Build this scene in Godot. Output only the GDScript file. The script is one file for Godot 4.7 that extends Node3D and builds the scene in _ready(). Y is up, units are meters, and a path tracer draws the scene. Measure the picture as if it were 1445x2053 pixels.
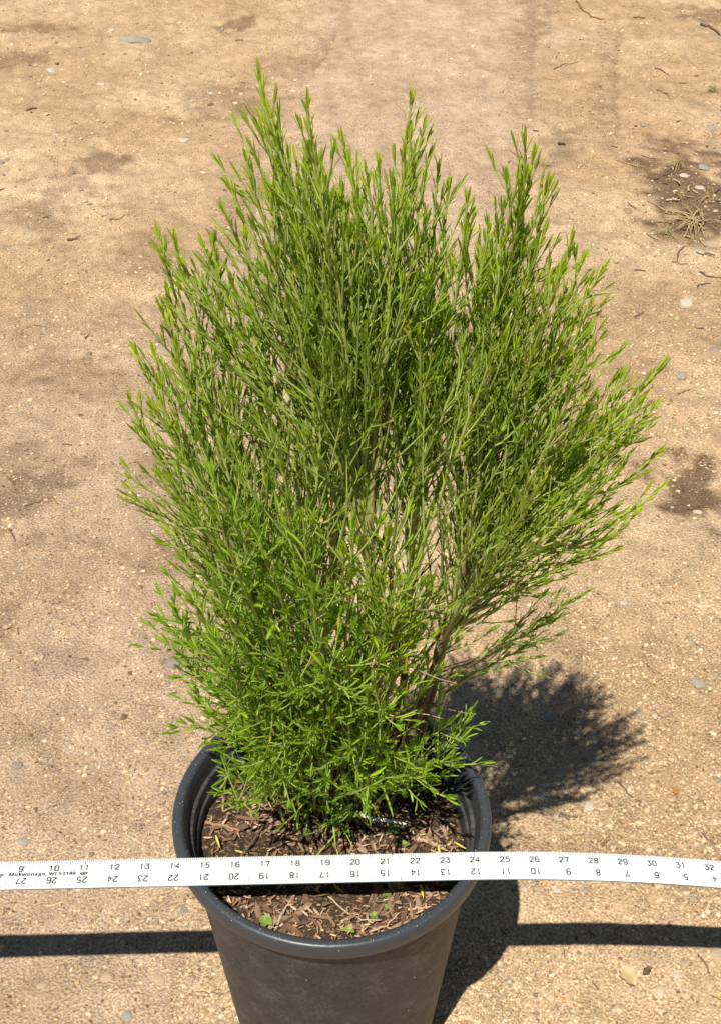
extends Node3D

# ---------------------------------------------------------------- measures
const INCH := 0.0254
const POT_H := 0.335            # rim above the ground
const SOIL_Y := 0.288           # soil in the pot
const CAM := Vector3(0.0254, 1.254, 0.7345)
const PITCH := 38.5
const FOCAL := 2600.0           # in pixels of a 1445 x 2053 picture
const SUN := Vector3(-0.197, 1.0, 0.462)

var rng := RandomNumberGenerator.new()
var used := {}
var soft := FastNoiseLite.new()
var rough := FastNoiseLite.new()
var M := {}

# ---------------------------------------------------------------- helpers
func rnd(a := 0.0, b := 1.0) -> float:
	return rng.randf_range(a, b)

func lin(r: float, g: float, b: float) -> Color:
	return Color(r, g, b).linear_to_srgb()

func numbered(called: String) -> String:
	if not used.has(called):
		used[called] = 0
		return called
	used[called] += 1
	return "%s_%03d" % [called, used[called]]

func tag(o: Node, label := "", category := "", group := "", kind := "") -> void:
	if label: o.set_meta("label", label)
	if category: o.set_meta("category", category)
	if group: o.set_meta("group", group)
	if kind: o.set_meta("kind", kind)

func thing(called: String, label: String, category: String, at := Vector3.ZERO, turn := 0.0, group := "") -> Node3D:
	var o := Node3D.new()
	o.name = numbered(called)
	add_child(o)
	o.position = at
	o.rotation.y = turn
	tag(o, label, category, group)
	return o

func put(called: String, mesh: Mesh, mat: Material, parent: Node = self) -> MeshInstance3D:
	var o := MeshInstance3D.new()
	o.mesh = mesh
	o.material_override = mat
	o.cast_shadow = GeometryInstance3D.SHADOW_CASTING_SETTING_ON
	o.name = numbered(called) if parent == self else called
	parent.add_child(o, true)
	return o

func ray(u: float, v: float) -> Vector3:
	var d := Vector3((u - 722.5) / FOCAL, (1026.5 - v) / FOCAL, -1.0)
	return d.rotated(Vector3.RIGHT, -deg_to_rad(PITCH))

func spot(u: float, v: float, y := 0.0) -> Vector3:      # where that line of sight meets a level surface
	var d := ray(u, v)
	return CAM + d * ((y - CAM.y) / d.y)

func upright(u: float, v: float, z: float) -> Vector3:   # where it meets the upright plane at depth z
	var d := ray(u, v)
	return CAM + d * ((z - CAM.z) / d.z)

func metres_per_pixel(p: Vector3) -> float:
	return (p - CAM).length() / FOCAL

class Acc:
	var v := PackedVector3Array()
	var n := PackedVector3Array()
	var c := PackedColorArray()
	var i := PackedInt32Array()
	var t := PackedVector2Array()
	func vert(p: Vector3, nn: Vector3, cc := Color.WHITE, uv := Vector2.ZERO) -> int:
		v.append(p); n.append(nn); c.append(cc); t.append(uv)
		return v.size() - 1
	func tri(a: int, b: int, d: int) -> void:
		i.append(a); i.append(b); i.append(d)
	func quad(a: int, b: int, d: int, e: int) -> void:
		tri(a, b, d); tri(a, d, e)
	func mesh() -> ArrayMesh:
		var a := []
		a.resize(Mesh.ARRAY_MAX)
		a[Mesh.ARRAY_VERTEX] = v; a[Mesh.ARRAY_NORMAL] = n; a[Mesh.ARRAY_COLOR] = c; a[Mesh.ARRAY_TEX_UV] = t; a[Mesh.ARRAY_INDEX] = i
		var m := ArrayMesh.new()
		m.add_surface_from_arrays(Mesh.PRIMITIVE_TRIANGLES, a)
		return m

func tube(acc: Acc, pts: PackedVector3Array, r0: float, r1: float, sides: int, c0: Color, c1: Color, knobby := 0.0) -> void:
	var last := pts.size() - 1
	var side := Vector3.ZERO
	var rings := []
	for k in last + 1:
		var d := (pts[mini(k + 1, last)] - pts[maxi(k - 1, 0)]).normalized()
		if side == Vector3.ZERO:
			side = d.cross(Vector3(0.31, 0.2, 0.93)).normalized()
		side = (side - d * side.dot(d)).normalized()
		var other := d.cross(side)
		var f := float(k) / last
		var r := lerpf(r0, r1, f)
		var col := c0.lerp(c1, f)
		var ring := []
		for s in sides:
			var a := TAU * s / sides
			var nn := side * cos(a) + other * sin(a)
			var rr := r * (1.0 + knobby * soft.get_noise_3dv((pts[k] + nn * r) * 2000.0)) if knobby > 0.0 else r
			ring.append(acc.vert(pts[k] + nn * rr, nn, col, Vector2(float(s) / sides, f * 8.0)))
		rings.append(ring)
	for k in last:
		for s in sides:
			var s2 := (s + 1) % sides
			acc.quad(rings[k][s], rings[k + 1][s], rings[k + 1][s2], rings[k][s2])
	var dd := (pts[last] - pts[last - 1]).normalized()
	var tip := acc.vert(pts[last] + dd * r1 * 0.8, dd, c1)
	for s in sides:
		acc.tri(rings[last][s], tip, rings[last][(s + 1) % sides])
	var d0 := (pts[0] - pts[1]).normalized()
	var butt := acc.vert(pts[0] + d0 * r0 * 0.3, d0, c0)
	for s in sides:
		acc.tri(rings[0][(s + 1) % sides], butt, rings[0][s])

func bezier(a: Vector3, b: Vector3, c: Vector3, d: Vector3, n: int) -> PackedVector3Array:
	var out := PackedVector3Array()
	for k in n + 1:
		out.append(a.bezier_interpolate(b, c, d, float(k) / n))
	return out

func along(pts: PackedVector3Array, f: float) -> Vector3:
	var x := clampf(f, 0.0, 1.0) * (pts.size() - 1)
	var k := mini(int(x), pts.size() - 2)
	return pts[k].lerp(pts[k + 1], x - k)

func heading(pts: PackedVector3Array, f: float) -> Vector3:
	return (along(pts, f + 0.03) - along(pts, f - 0.03)).normalized()

func span(pts: PackedVector3Array) -> float:
	var s := 0.0
	for k in pts.size() - 1:
		s += pts[k].distance_to(pts[k + 1])
	return s

func across(d: Vector3, turn: float) -> Vector3:         # a unit vector square to d
	var s := d.cross(Vector3(0.12, 0.37, 0.92)).normalized()
	return s.rotated(d, turn)

func lathe(prof: PackedVector2Array, segs: int, col := Color.WHITE, wob := 0.0) -> ArrayMesh:
	var acc := Acc.new()
	var last := prof.size() - 1
	for k in last + 1:
		var d := prof[mini(k + 1, last)] - prof[maxi(k - 1, 0)]
		var nr := Vector2(d.y, -d.x).normalized()
		for s in segs + 1:
			var a := TAU * s / segs
			var w := 1.0 + wob * sin(2.0 * a + 0.6)
			acc.vert(Vector3(cos(a) * prof[k].x * w, prof[k].y, sin(a) * prof[k].x * w), Vector3(cos(a) * nr.x, nr.y, sin(a) * nr.x), col, Vector2(float(s) / segs * 6.0, prof[k].y * 7.0))
	for k in last:
		for s in segs:
			var p := k * (segs + 1) + s
			acc.quad(p, p + 1, p + segs + 2, p + segs + 1)
	return acc.mesh()

func matt(albedo: Color, roughness := 0.9) -> StandardMaterial3D:
	var m := StandardMaterial3D.new()
	m.albedo_color = albedo
	m.roughness = roughness
	m.cull_mode = BaseMaterial3D.CULL_DISABLED
	return m

func tinted(roughness := 0.9) -> StandardMaterial3D:
	var m := matt(Color.WHITE, roughness)
	m.vertex_color_use_as_albedo = true
	return m

# ---------------------------------------------------------------- computed textures
func grain_texture() -> void:
	var n := 1024
	var cl := FastNoiseLite.new()
	cl.seed = 5
	cl.noise_type = FastNoiseLite.TYPE_SIMPLEX_SMOOTH
	cl.frequency = 0.018
	cl.fractal_octaves = 4
	var cloud := cl.get_seamless_image(n, n).get_data()
	cl.seed = 9
	cl.frequency = 0.16
	cl.fractal_octaves = 3
	var fine := cl.get_seamless_image(n, n).get_data()
	var px := PackedByteArray()
	px.resize(n * n * 3)
	var hb := PackedByteArray()
	hb.resize(n * n)
	var r := 12345
	for k in n * n:
		r = (r * 1103515245 + 12345) & 0x7fffffff
		var g := ((r >> 12) & 255)
		var val := 208.0 + (cloud[k] - 128) * 0.14 + (fine[k] - 128) * 0.48 + (g - 128) * 0.16
		px[k * 3] = clampi(int(val), 0, 255)
		px[k * 3 + 1] = clampi(int(val * 0.995), 0, 255)
		px[k * 3 + 2] = clampi(int(val * 0.985), 0, 255)
		hb[k] = clampi(int(96.0 + (fine[k] - 128) * 0.5 + (g - 128) * 0.12), 0, 255)
	# sand grains: pale, dark and rusty specks
	for k in 15000:
		var cx := rng.randi_range(0, n - 1)
		var cy := rng.randi_range(0, n - 1)
		var rad := 0.8 + 2.6 * pow(rnd(), 3.0)
		var kind := rnd()
		var c := Vector3(250, 244, 230) if kind < 0.50 else (Vector3(118, 106, 98) if kind < 0.80 else Vector3(226, 190, 160))
		var mixing := rnd(0.25, 0.85)
		var e := int(ceil(rad))
		var sq := rnd(0.5, 1.6)
		for dy in range(-e, e + 1):
			for dx in range(-e, e + 1):
				var q := dx * dx * sq + dy * dy / sq
				if q <= rad * rad:
					var at := ((cy + dy + n) % n) * n + (cx + dx + n) % n
					for ch in 3:
						px[at * 3 + ch] = int(lerpf(px[at * 3 + ch], c[ch], mixing))
					hb[at] = clampi(int(130.0 + 70.0 * (1.0 - q / (rad * rad + 0.01))) if kind < 0.5 or kind > 0.8 else 70, 0, 255)
	var im := Image.create_from_data(n, n, false, Image.FORMAT_RGB8, px)
	M.grain = ImageTexture.create_from_image(im)
	var hi := Image.create_from_data(n, n, false, Image.FORMAT_L8, hb)
	hi.convert(Image.FORMAT_RGBA8)
	hi.bump_map_to_normal_map(5.0)
	M.grain_normal = ImageTexture.create_from_image(hi)

func noise_texture(seed_: int, size: int, freq: float, lo: Color, hi: Color, octaves := 4, normal := 0.0) -> NoiseTexture2D:
	var t := NoiseTexture2D.new()
	t.width = size
	t.height = size
	t.seamless = true
	var f := FastNoiseLite.new()
	f.seed = seed_
	f.frequency = freq
	f.fractal_octaves = octaves
	t.noise = f
	if normal > 0.0:
		t.as_normal_map = true
		t.bump_strength = normal
	else:
		var g := Gradient.new()
		g.set_color(0, lo)
		g.set_color(1, hi)
		t.color_ramp = g
	return t

# ---------------------------------------------------------------- ground
var patches := []     # [centre, half width, half depth, strength]: darker, damper or more humus-rich soil
var rows := []

func smoothband(x: float, a: float, b: float, soft_: float) -> float:
	return smoothstep(a - soft_, a + soft_, x) * (1.0 - smoothstep(b - soft_, b + soft_, x))

func track_middle(z: float) -> float:
	return 0.25 - 0.13 * (z + 3.2) + 0.03 * soft.get_noise_2d(z * 60.0, 7.0)

func tread(x: float, z: float) -> float:                 # bars and a line pressed along the edges of the track
	var c := track_middle(z)
	var out := 0.0
	for e in [0.285, -0.30, 0.52]:
		var off: float = x - c - e + 0.035 * soft.get_noise_2d(z * 45.0, e * 900.0) + 0.012 * rough.get_noise_2d(x * 900.0, z * 900.0)
		var here := clampf(0.25 + 2.2 * soft.get_noise_2d(z * 75.0 + e * 300.0, e * 500.0), 0.0, 1.0) * smoothstep(-1.1, -1.7, z)
		out = maxf(out, here * exp(-pow(off / 0.007, 2.0)) * 0.9)
		out = maxf(out, here * exp(-pow((off + 0.03) / 0.03, 2.0)) * (0.5 + 0.5 * sin(z * 210.0 + off * 60.0)) * 0.8)
	return out

func track(x: float, z: float) -> float:                 # how far a spot lies in the smooth wheel track
	var c := track_middle(z)
	var far := smoothstep(-0.4, -1.4, z)
	var wob := 0.10 * rough.get_noise_2d(x * 240.0 + 70.0, z * 240.0)
	return smoothband(x + wob, c - 0.33, c + 0.28, 0.13) * far

func left_path(x: float, z: float) -> float:             # the worn, finer dirt left of the pot
	var e := -0.12 + 0.14 * soft.get_noise_2d(z * 90.0, 40.0)
	return (1.0 - smoothstep(e - 0.12, e + 0.08, x)) * smoothstep(-1.75, -1.05, z + 0.3 * soft.get_noise_2d(x * 120.0, 3.0))

func ground_height(x: float, z: float) -> float:
	var t := maxf(track(x, z), 0.75 * left_path(x, z))
	var h := 0.006 * soft.get_noise_2d(x * 130.0, z * 130.0)
	h += 0.0080 * rough.get_noise_2d(x * 330.0 + 9.0, z * 330.0) * (1.0 - 0.5 * t)
	h += 0.0058 * rough.get_noise_2d(x * 900.0, z * 900.0) * (1.0 - 0.5 * t)
	h += 0.0024 * soft.get_noise_2d(x * 1500.0 - z * 90.0, z * 70.0) * track(x, z)
	h += 0.0036 * rough.get_noise_2d(x * 2600.0 + 70.0, z * 2600.0) * (1.0 - 0.45 * t)
	h -= 0.009 * tread(x, z)
	return h

func ground_colour(x: float, z: float) -> Color:
	var sand := Vector3(0.575, 0.408, 0.258)
	var pale := Vector3(0.735, 0.560, 0.385)
	var pink := Vector3(0.590, 0.445, 0.330)
	var brown := Vector3(0.25, 0.170, 0.110)
	var n1 := soft.get_noise_2d(x * 160.0 + 31.0, z * 160.0)
	var n2 := rough.get_noise_2d(x * 420.0, z * 420.0 + 11.0)
	var n3 := rough.get_noise_2d(x * 1500.0 + 5.0, z * 1500.0)
	var c := sand.lerp(pale, clampf(0.28 + n1 * 0.9 + n2 * 0.35, 0.0, 1.0))
	c = c.lerp(pink * (1.0 + 0.06 * track(x, z)), clampf(maxf(track(x, z) * 1.15, left_path(x, z)) * (0.85 + 0.4 * n2), 0.0, 1.0))
	var d := 0.0
	for p in patches:
		var q := Vector2((x - p[0].x) / p[1], (z - p[0].z) / p[2]).length()
		if q < 2.0:
			var f := 1.0 - smoothstep(0.45, 1.15, q + 0.75 * n2 + 0.85 * n3)
			d = maxf(d, f * p[3])
	c *= 1.0 + 0.10 * soft.get_noise_2d(x * 1500.0 - z * 90.0 + 40.0, z * 70.0) * track(x, z)
	# brown smears through the worn path
	var smear := smoothstep(0.10, 0.42, rough.get_noise_2d(x * 190.0 + 90.0, z * 330.0)) * left_path(x, z)
	d = maxf(d, smear * 0.32)
	d = maxf(d, 0.7 * tread(x, z))
	c = c.lerp(brown, clampf(d, 0.0, 1.0))
	c *= 1.0 + 0.10 * smoothstep(-1.2, -2.6, z)
	c *= 1.0 + 0.20 * n3 + 0.16 * n2
	return Color(c.x, c.y, c.z) * 1.0

func build_ground() -> void:
	for p in [[1385, 960, 85, 75, 1.0], [1400, 385, 140, 95, 1.0], [1375, 450, 90, 45, 0.6], [1345, 310, 90, 35, 0.5], [1430, 420, 60, 110, 0.5], [1120, 285, 45, 40, 0.45], [1060, 40, 40, 40, 0.35],
			[215, 320, 55, 26, 0.6], [130, 375, 90, 36, 0.4], [70, 430, 90, 40, 0.4], [30, 1010, 90, 70, 0.6], [150, 740, 130, 34, 0.3], [40, 930, 110, 30, 0.35], [120, 960, 60, 35, 0.6], [40, 120, 80, 16, 0.5], [480, 45, 50, 14, 0.7], [60, 60, 90, 10, 0.5],
			[300, 520, 80, 50, 0.3], [440, 200, 120, 40, 0.35], [15, 1250, 40, 40, 0.4], [330, 1130, 60, 25, 0.25], [1180, 830, 70, 60, 0.3], [1150, 1700, 120, 30, 0.35], [1260, 1610, 70, 18, 0.3], [640, 110, 60, 30, 0.25], [1420, 20, 60, 20, 0.55], [1380, 1750, 90, 40, 0.2], [90, 1480, 90, 40, 0.25]]:
		var c := spot(p[0], p[1])
		var e := spot(p[0] + p[2], p[1])
		var f := spot(p[0], p[1] - p[3])
		patches.append([c, absf(e.x - c.x), absf(f.z - c.z), p[4]])
	# one sheet: fine where the photograph looks, wider and wider cells out to the horizon
	var xs := PackedFloat32Array()
	var zs := PackedFloat32Array()
	var a := -1.36
	while a <= 1.38:
		xs.append(a)
		a += 0.0085
	a = -3.75
	while a <= 0.36:
		zs.append(a)
		a += 0.0085 if a > -1.6 else 0.0125
	var step := 0.02
	while xs[xs.size() - 1] < 160.0:
		step *= 1.35
		xs.append(xs[xs.size() - 1] + step)
		xs.insert(0, xs[0] - step)
		zs.append(zs[zs.size() - 1] + step)
		zs.insert(0, zs[0] - step)
	var acc := Acc.new()
	var w := xs.size()
	for z in zs:
		for x in xs:
			var h := ground_height(x, z)
			acc.vert(Vector3(x, h, z), Vector3.UP, ground_colour(x, z) if absf(x) < 6.0 and z > -9.0 and z < 6.0 else Color(0.5, 0.35, 0.2), Vector2(x, z))
	for j in zs.size():
		for i in w:
			var k := j * w + i
			var l := acc.v[j * w + maxi(i - 1, 0)]
			var r := acc.v[j * w + mini(i + 1, w - 1)]
			var u := acc.v[maxi(j - 1, 0) * w + i]
			var b := acc.v[mini(j + 1, zs.size() - 1) * w + i]
			acc.n[k] = (b - u).cross(r - l).normalized()
			if i < w - 1 and j < zs.size() - 1:
				acc.quad(k, k + 1, k + w + 1, k + w)
	var m := tinted(0.95)
	m.albedo_texture = M.grain
	m.albedo_color = Color.WHITE
	m.uv1_scale = Vector3(1.42, 1.42, 1)
	m.normal_enabled = true
	m.normal_texture = M.grain_normal
	m.normal_scale = 1.0
	m.metallic_specular = 0.25
	var o := put("ground", acc.mesh(), m)
	tag(o, "dry sandy tan dirt ground with smooth wheel track and brown patches", "ground", "", "structure")

func pebble_mesh(seed_: int, radial: int, rings_: int, flat: float, bump: float) -> ArrayMesh:
	var pts := []
	var f := FastNoiseLite.new()
	f.seed = seed_
	f.frequency = 0.9
	var own := RandomNumberGenerator.new()
	own.seed = seed_
	var cuts := []
	for k in 11:
		cuts.append([Vector3(own.randf_range(-1, 1), own.randf_range(-1, 1), own.randf_range(-1, 1)).normalized(), own.randf_range(0.55, 0.92)])
	for j in rings_ + 1:
		for i in radial:
			var th := PI * j / rings_
			var ph := TAU * i / radial + (0.5 * TAU / radial if j % 2 else 0.0)
			var d := Vector3(sin(th) * cos(ph), cos(th), sin(th) * sin(ph))
			var r := 1.0 + bump * f.get_noise_3dv(d * 1.3) * 1.5
			for c in cuts:                                     # broken faces
				var q: float = d.dot(c[0])
				if q > 0.3:
					r = minf(r, c[1] / q)
			r += bump * 0.22 * f.get_noise_3dv(d * 6.0)
			var p := d * r
			pts.append(Vector3(p.x, p.y * flat, p.z))
	var acc := Acc.new()
	for j in rings_:
		for i in radial:
			var i2 := (i + 1) % radial
			var sh := 1 if j % 2 else 0
			var a: Vector3 = pts[j * radial + i]
			var b: Vector3 = pts[j * radial + i2]
			var c: Vector3 = pts[(j + 1) * radial + (i + sh) % radial]
			var e: Vector3 = pts[(j + 1) * radial + (i2 + sh) % radial]
			for t in ([[a, c, b], [b, c, e]] if sh == 0 else [[a, c, b], [b, c, e]]):
				var nn: Vector3 = (t[2] - t[0]).cross(t[1] - t[0])
				if nn.length() < 1e-9:
					continue
				nn = nn.normalized()
				var k := acc.v.size()
				for q in 3:
					acc.vert(t[q], nn.lerp((t[q] as Vector3).normalized(), 0.35).normalized(), Color.WHITE, Vector2(t[q].x, t[q].z))
				acc.tri(k, k + 1, k + 2)
	return acc.mesh()

func scatter(called: String, mesh: Mesh, mat: Material, xf: Array, cols: Array, parent: Node = self) -> MultiMeshInstance3D:
	var mm := MultiMesh.new()
	mm.transform_format = MultiMesh.TRANSFORM_3D
	mm.use_colors = true
	mm.mesh = mesh
	mm.instance_count = xf.size()
	for k in xf.size():
		mm.set_instance_transform(k, xf[k])
		mm.set_instance_color(k, cols[k])
	var o := MultiMeshInstance3D.new()
	o.multimesh = mm
	o.material_override = mat
	o.name = numbered(called) if parent == self else called
	parent.add_child(o, true)
	o.set_meta("kind", "stuff")
	return o

func build_gravel() -> void:
	var xf := []
	var cols := []
	var tones := [Color(0.56, 0.43, 0.27), Color(0.50, 0.37, 0.22), Color(0.62, 0.50, 0.34), Color(0.42, 0.29, 0.16), Color(0.52, 0.39, 0.24), Color(0.36, 0.25, 0.14), Color(0.44, 0.29, 0.16), Color(0.58, 0.46, 0.30), Color(0.27, 0.19, 0.12), Color(0.62, 0.54, 0.42), Color(0.22, 0.20, 0.18)]
	for k in 210000:
		# more of them near the camera, where each one shows
		var v := 2053.0 - 2090.0 * pow(rnd(), 1.15)
		var u := rnd(-40, 1485)
		var p := spot(u, v)
		var keep := 1.0 - 0.86 * maxf(track(p.x, p.z), 0.72 * left_path(p.x, p.z))
		keep *= lerpf(1.0, 0.45, smoothstep(-0.7, -2.2, p.z))
		keep *= clampf(0.66 + 1.7 * rough.get_noise_2d(p.x * 300.0, p.z * 300.0 + 50.0), 0.10, 1.0)
		if rnd() > keep:
			continue
		var s := 0.0005 + 0.0006 * rnd() + 0.0024 * pow(rnd(), 10.0)
		s *= 1.0 + 0.30 * maxf(0.0, -p.z)
		p.y = ground_height(p.x, p.z) + s * rnd(-0.25, 0.30)
		var b := Basis(Vector3(rnd(-1, 1), rnd(-1, 1), rnd(-1, 1)).normalized(), rnd(0, TAU)).scaled(Vector3(s * rnd(0.8, 1.5), s * rnd(0.6, 1.0), s * rnd(0.8, 1.3)))
		xf.append(Transform3D(b, p))
		var c: Color = tones[int(pow(rnd(), 1.35) * 8.99)]
		cols.append(c * rnd(0.80, 1.18))
	var o := scatter("gravel", pebble_mesh(3, 6, 4, 1.0, 0.25), tinted(0.9), xf, cols)
	tag(o, "fine cream and brown grit strewn over the sandy ground", "gravel", "", "stuff")

func build_crumbs() -> void:                             # clods and crumbs of dried dirt, thickest in the worn and brown places
	var xf := []
	var cols := []
	for k in 16000:
		var p := spot(rnd(-30, 1475), 2053.0 - 2080.0 * pow(rnd(), 1.1))
		var c := ground_colour(p.x, p.z)
		var dark := clampf((0.52 - c.r) / 0.25, 0.0, 1.0)
		var clump := smoothstep(0.05, 0.35, rough.get_noise_2d(p.x * 420.0 - 60.0, p.z * 420.0))
		if rnd() > 0.05 + 0.30 * clump + 0.45 * dark:
			continue
		var s := (0.0009 + 0.0035 * pow(rnd(), 5.0)) * (1.0 + 0.2 * maxf(0.0, -p.z))
		p.y = ground_height(p.x, p.z) + s * 0.25
		xf.append(Transform3D(Basis(Vector3.UP, rnd(0, TAU)).scaled(Vector3(s * rnd(0.8, 1.6), s * rnd(0.5, 0.9), s)), p))
		cols.append(c * rnd(0.55, 0.95))
	var o := scatter("dirt_crumbs", pebble_mesh(11, 7, 5, 1.0, 0.35), tinted(0.95), xf, cols)
	tag(o, "small clods and crumbs of dried dirt on the ground", "dirt crumbs", "", "stuff")

# stones that the photograph lets one pick out: [u, v, size in px, flatness, tone, label]
func build_stones() -> void:
	var meshes := []
	for k in 6:
		meshes.append(pebble_mesh(20 + k * 7, 14, 9, 1.0, 0.30))
	var speckle := noise_texture(77, 256, 0.05, Color(0.62, 0.60, 0.58), Color(1, 1, 1), 5)
	var mats := {}
	var tone := {"white": Color(0.74, 0.67, 0.56), "cream": Color(0.64, 0.51, 0.34), "slate": Color(0.235, 0.245, 0.25), "grey": Color(0.40, 0.36, 0.31), "brown": Color(0.24, 0.16, 0.10), "tan": Color(0.46, 0.34, 0.21), "dark": Color(0.11, 0.09, 0.075)}
	for t in tone:
		var m := matt(lin(tone[t].r, tone[t].g, tone[t].b), 0.88)
		m.albedo_texture = speckle
		m.uv1_triplanar = true
		m.uv1_scale = Vector3(0.6, 0.6, 0.6)
		if t == "slate" or t == "dark":
			m.albedo_color = Color.WHITE
			m.albedo_texture = noise_texture(78, 256, 0.035, lin(0.46, 0.37, 0.26), lin(tone[t].r * 0.75, tone[t].g * 0.75, tone[t].b * 0.75), 5)
		mats[t] = m
	var list := [
		[1378, 602, 30, 0.45, "white", "large white angular stone on the dirt right of the shrub"],
		[1413, 607, 11, 0.6, "white", "small white pebble just right of the large white stone"],
		[1288, 421, 17, 0.8, "cream", "rounded cream pebble at the left edge of the dry grass"],
		[1258, 421, 22, 0.35, "tan", "flat tan stone just left of the rounded cream pebble"],
		[1432, 705, 20, 0.6, "grey", "pale grey stone at the right edge of the frame"],
		[1397, 1028, 17, 0.5, "white", "white stone below the dark damp patch of soil"],
		[1398, 508, 26, 0.35, "white", "flat white stone below the dry grass clump"],
		[1402, 381, 18, 0.4, "white", "white chip in the dark soil below the dead stick"],
		[1370, 357, 20, 0.4, "white", "white flat stone beside the dead stick in dark soil"],
		[1408, 344, 26, 0.4, "slate", "blue grey stone beside the white flat stone in dark soil"],
		[1424, 256, 24, 0.4, "slate", "blue grey stone above the dark soil at right edge"],
		[1287, 256, 13, 0.4, "slate", "small blue grey chip left of the dark soil, high up"],
		[1365, 755, 22, 0.3, "slate", "flat blue grey stone above the dark damp patch"],
		[1230, 1077, 16, 0.4, "slate", "small slate pebble below the lowest right twig tips"],
		[1155, 1078, 30, 0.25, "slate", "long thin slate chip beneath the right branches"],
		[1121, 1076, 14, 0.6, "white", "white pebble beneath the right branches beside slate chip"],
		[1385, 1286, 16, 0.45, "slate", "dark slate pebble far right above the plant's shadow level"],
		[1398, 1372, 28, 0.3, "slate", "flat blue grey stone at right, level with the plant's shadow"],
		[1279, 1433, 17, 0.6, "slate", "dark square slate pebble right of the plant's shadow"],
		[1098, 1436, 26, 0.35, "grey", "grey flat stone inside the plant's shadow"],
		[1150, 1358, 20, 0.4, "grey", "pale grey pebble between shadow fingers of the plant"],
		[1312, 1440, 16, 0.4, "white", "whitish pebble cluster stone right of the dark slate pebble"],
		[1250, 1205, 20, 0.4, "white", "white stone above the plant's shadow at right"],
		[1180, 1620, 26, 0.35, "white", "crumbly white stone right of the pot above the ruler"],
		[1113, 1636, 12, 0.5, "white", "small white pebble left of the crumbly white stone"],
		[1436, 1562, 14, 0.5, "grey", "grey pebble at right edge, level with orange leaf"],
		[1050, 1790, 15, 0.6, "white", "round white pebble just below the ruler, right of pot shadow"],
		[1116, 1786, 15, 0.6, "white", "white pebble below the ruler's 27 inch mark"],
		[1172, 1790, 12, 0.5, "slate", "slate pebble below the ruler's 28 inch mark"],
		[1355, 1964, 18, 0.5, "white", "white pebble right of the curled dry leaf"],
		[1322, 1994, 22, 0.4, "white", "pale stone at the lower right corner"],
		[1436, 1926, 42, 0.25, "cream", "broad flat cream stone cut by the right edge below the shadow"],
		[1022, 1968, 18, 0.4, "grey", "grey white stone right of the pot's shadow near the bottom"],
		[1388, 1805, 16, 0.5, "slate", "small slate pebble below the ruler's 31 inch mark"],
		[268, 81, 60, 0.16, "slate", "long flat slate stone sunk in the dirt at upper left"],
		[225, 62, 18, 0.6, "white", "white pebble just above the long slate stone"],
		[105, 145, 20, 0.7, "white", "round white pebble at the upper left"],
		[203, 170, 17, 0.5, "white", "off white pebble right of the round white one"],
		[424, 209, 15, 0.7, "brown", "brown pebble left of the shrub's tallest tip"],
		[368, 285, 20, 0.4, "white", "flat white pebble left of the shrub's upper shoots"],
		[378, 267, 11, 0.4, "white", "tiny white pebble above the flat white one"],
		[148, 287, 10, 0.6, "cream", "small cream pebble in the upper left dirt"],
		[97, 241, 16, 0.35, "cream", "flat cream pebble below the round white pebble"],
		[277, 123, 13, 0.5, "tan", "tan pebble under the long slate stone"],
		[423, 188, 13, 0.4, "white", "whitish pebble above the brown pebble"],
		[3, 327, 16, 0.5, "grey", "grey pebble at the left edge of the frame, high up"],
		[145, 345, 14, 0.5, "dark", "dark crumb beside the upper left brown patch"],
		[440, 60, 17, 0.5, "dark", "dark greenish pebble near the top edge"],
		[480, 84, 14, 0.4, "dark", "dark pebble below the brown smear near the top"],
		[345, 1332, 30, 0.5, "grey", "grey stone against the left of the shrub's foliage"],
		[326, 1328, 18, 0.5, "dark", "dark pebble touching the grey stone left of foliage"],
		[307, 1252, 20, 0.5, "tan", "tan lump of dirt left of the lower foliage"],
		[213, 1183, 13, 0.6, "white", "white pebble left of the lower foliage"],
		[248, 1440, 16, 0.7, "brown", "brown pebble left of the pot's back rim"],
		[48, 1685, 26, 0.4, "slate", "dark slate stone at left just above the ruler"],
		[33, 1535, 22, 0.5, "grey", "greyish lump at the left edge above the ruler"],
		[203, 1290, 10, 0.5, "cream", "small cream pebble on the smooth dirt left of shrub"],
		[123, 1250, 12, 0.5, "cream", "cream pebble on smooth dirt at far left"],
		[215, 1960, 26, 0.3, "cream", "pale flat stone under the ruler's shadow at lower left"],
		[320, 1965, 26, 0.3, "cream", "pale lumpy stone left of the pot's wall"],
		[85, 1975, 18, 0.4, "cream", "cream pebble at the lower left"],
		[255, 2040, 22, 0.35, "slate", "slate stone at the bottom edge left of the pot"],
		[365, 1825, 26, 0.4, "grey", "grey flat stone touching the pot's left side"],
		[262, 1350, 12, 0.5, "brown", "small brown crumb left of the foliage"],
		[64, 700, 14, 0.5, "white", "white pebble on the left dirt at mid height"],
		[178, 711, 17, 0.5, "dark", "dark crumb on the left dirt at mid height"],
		[395, 1530, 10, 0.5, "tan", "tan pebble touching the pot's left rim line"],
	]
	for k in list.size():
		var s = list[k]
		var p := spot(s[0], s[1])
		var r: float = s[2] * 0.5 * metres_per_pixel(p) * 1.1
		var flat: float = maxf(s[3], 0.38)
		p.y = ground_height(p.x, p.z) - r * flat * 0.12
		var o := put("stone" if s[2] > 17 else "pebble", meshes[k % 6], mats[s[4]])
		o.transform = Transform3D(Basis(Vector3.UP, rnd(0, TAU)).scaled(Vector3(r, r * flat, r)) , p)
		if s[0] in [268.0, 1155.0] or s[0] in [268, 1155]:
			o.basis = Basis.IDENTITY.scaled(Vector3(r * 1.1, r * 0.35, r * 0.55))
		tag(o, s[5], "stone" if s[2] > 17 else "pebble", "stones lying on the dirt")
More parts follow.
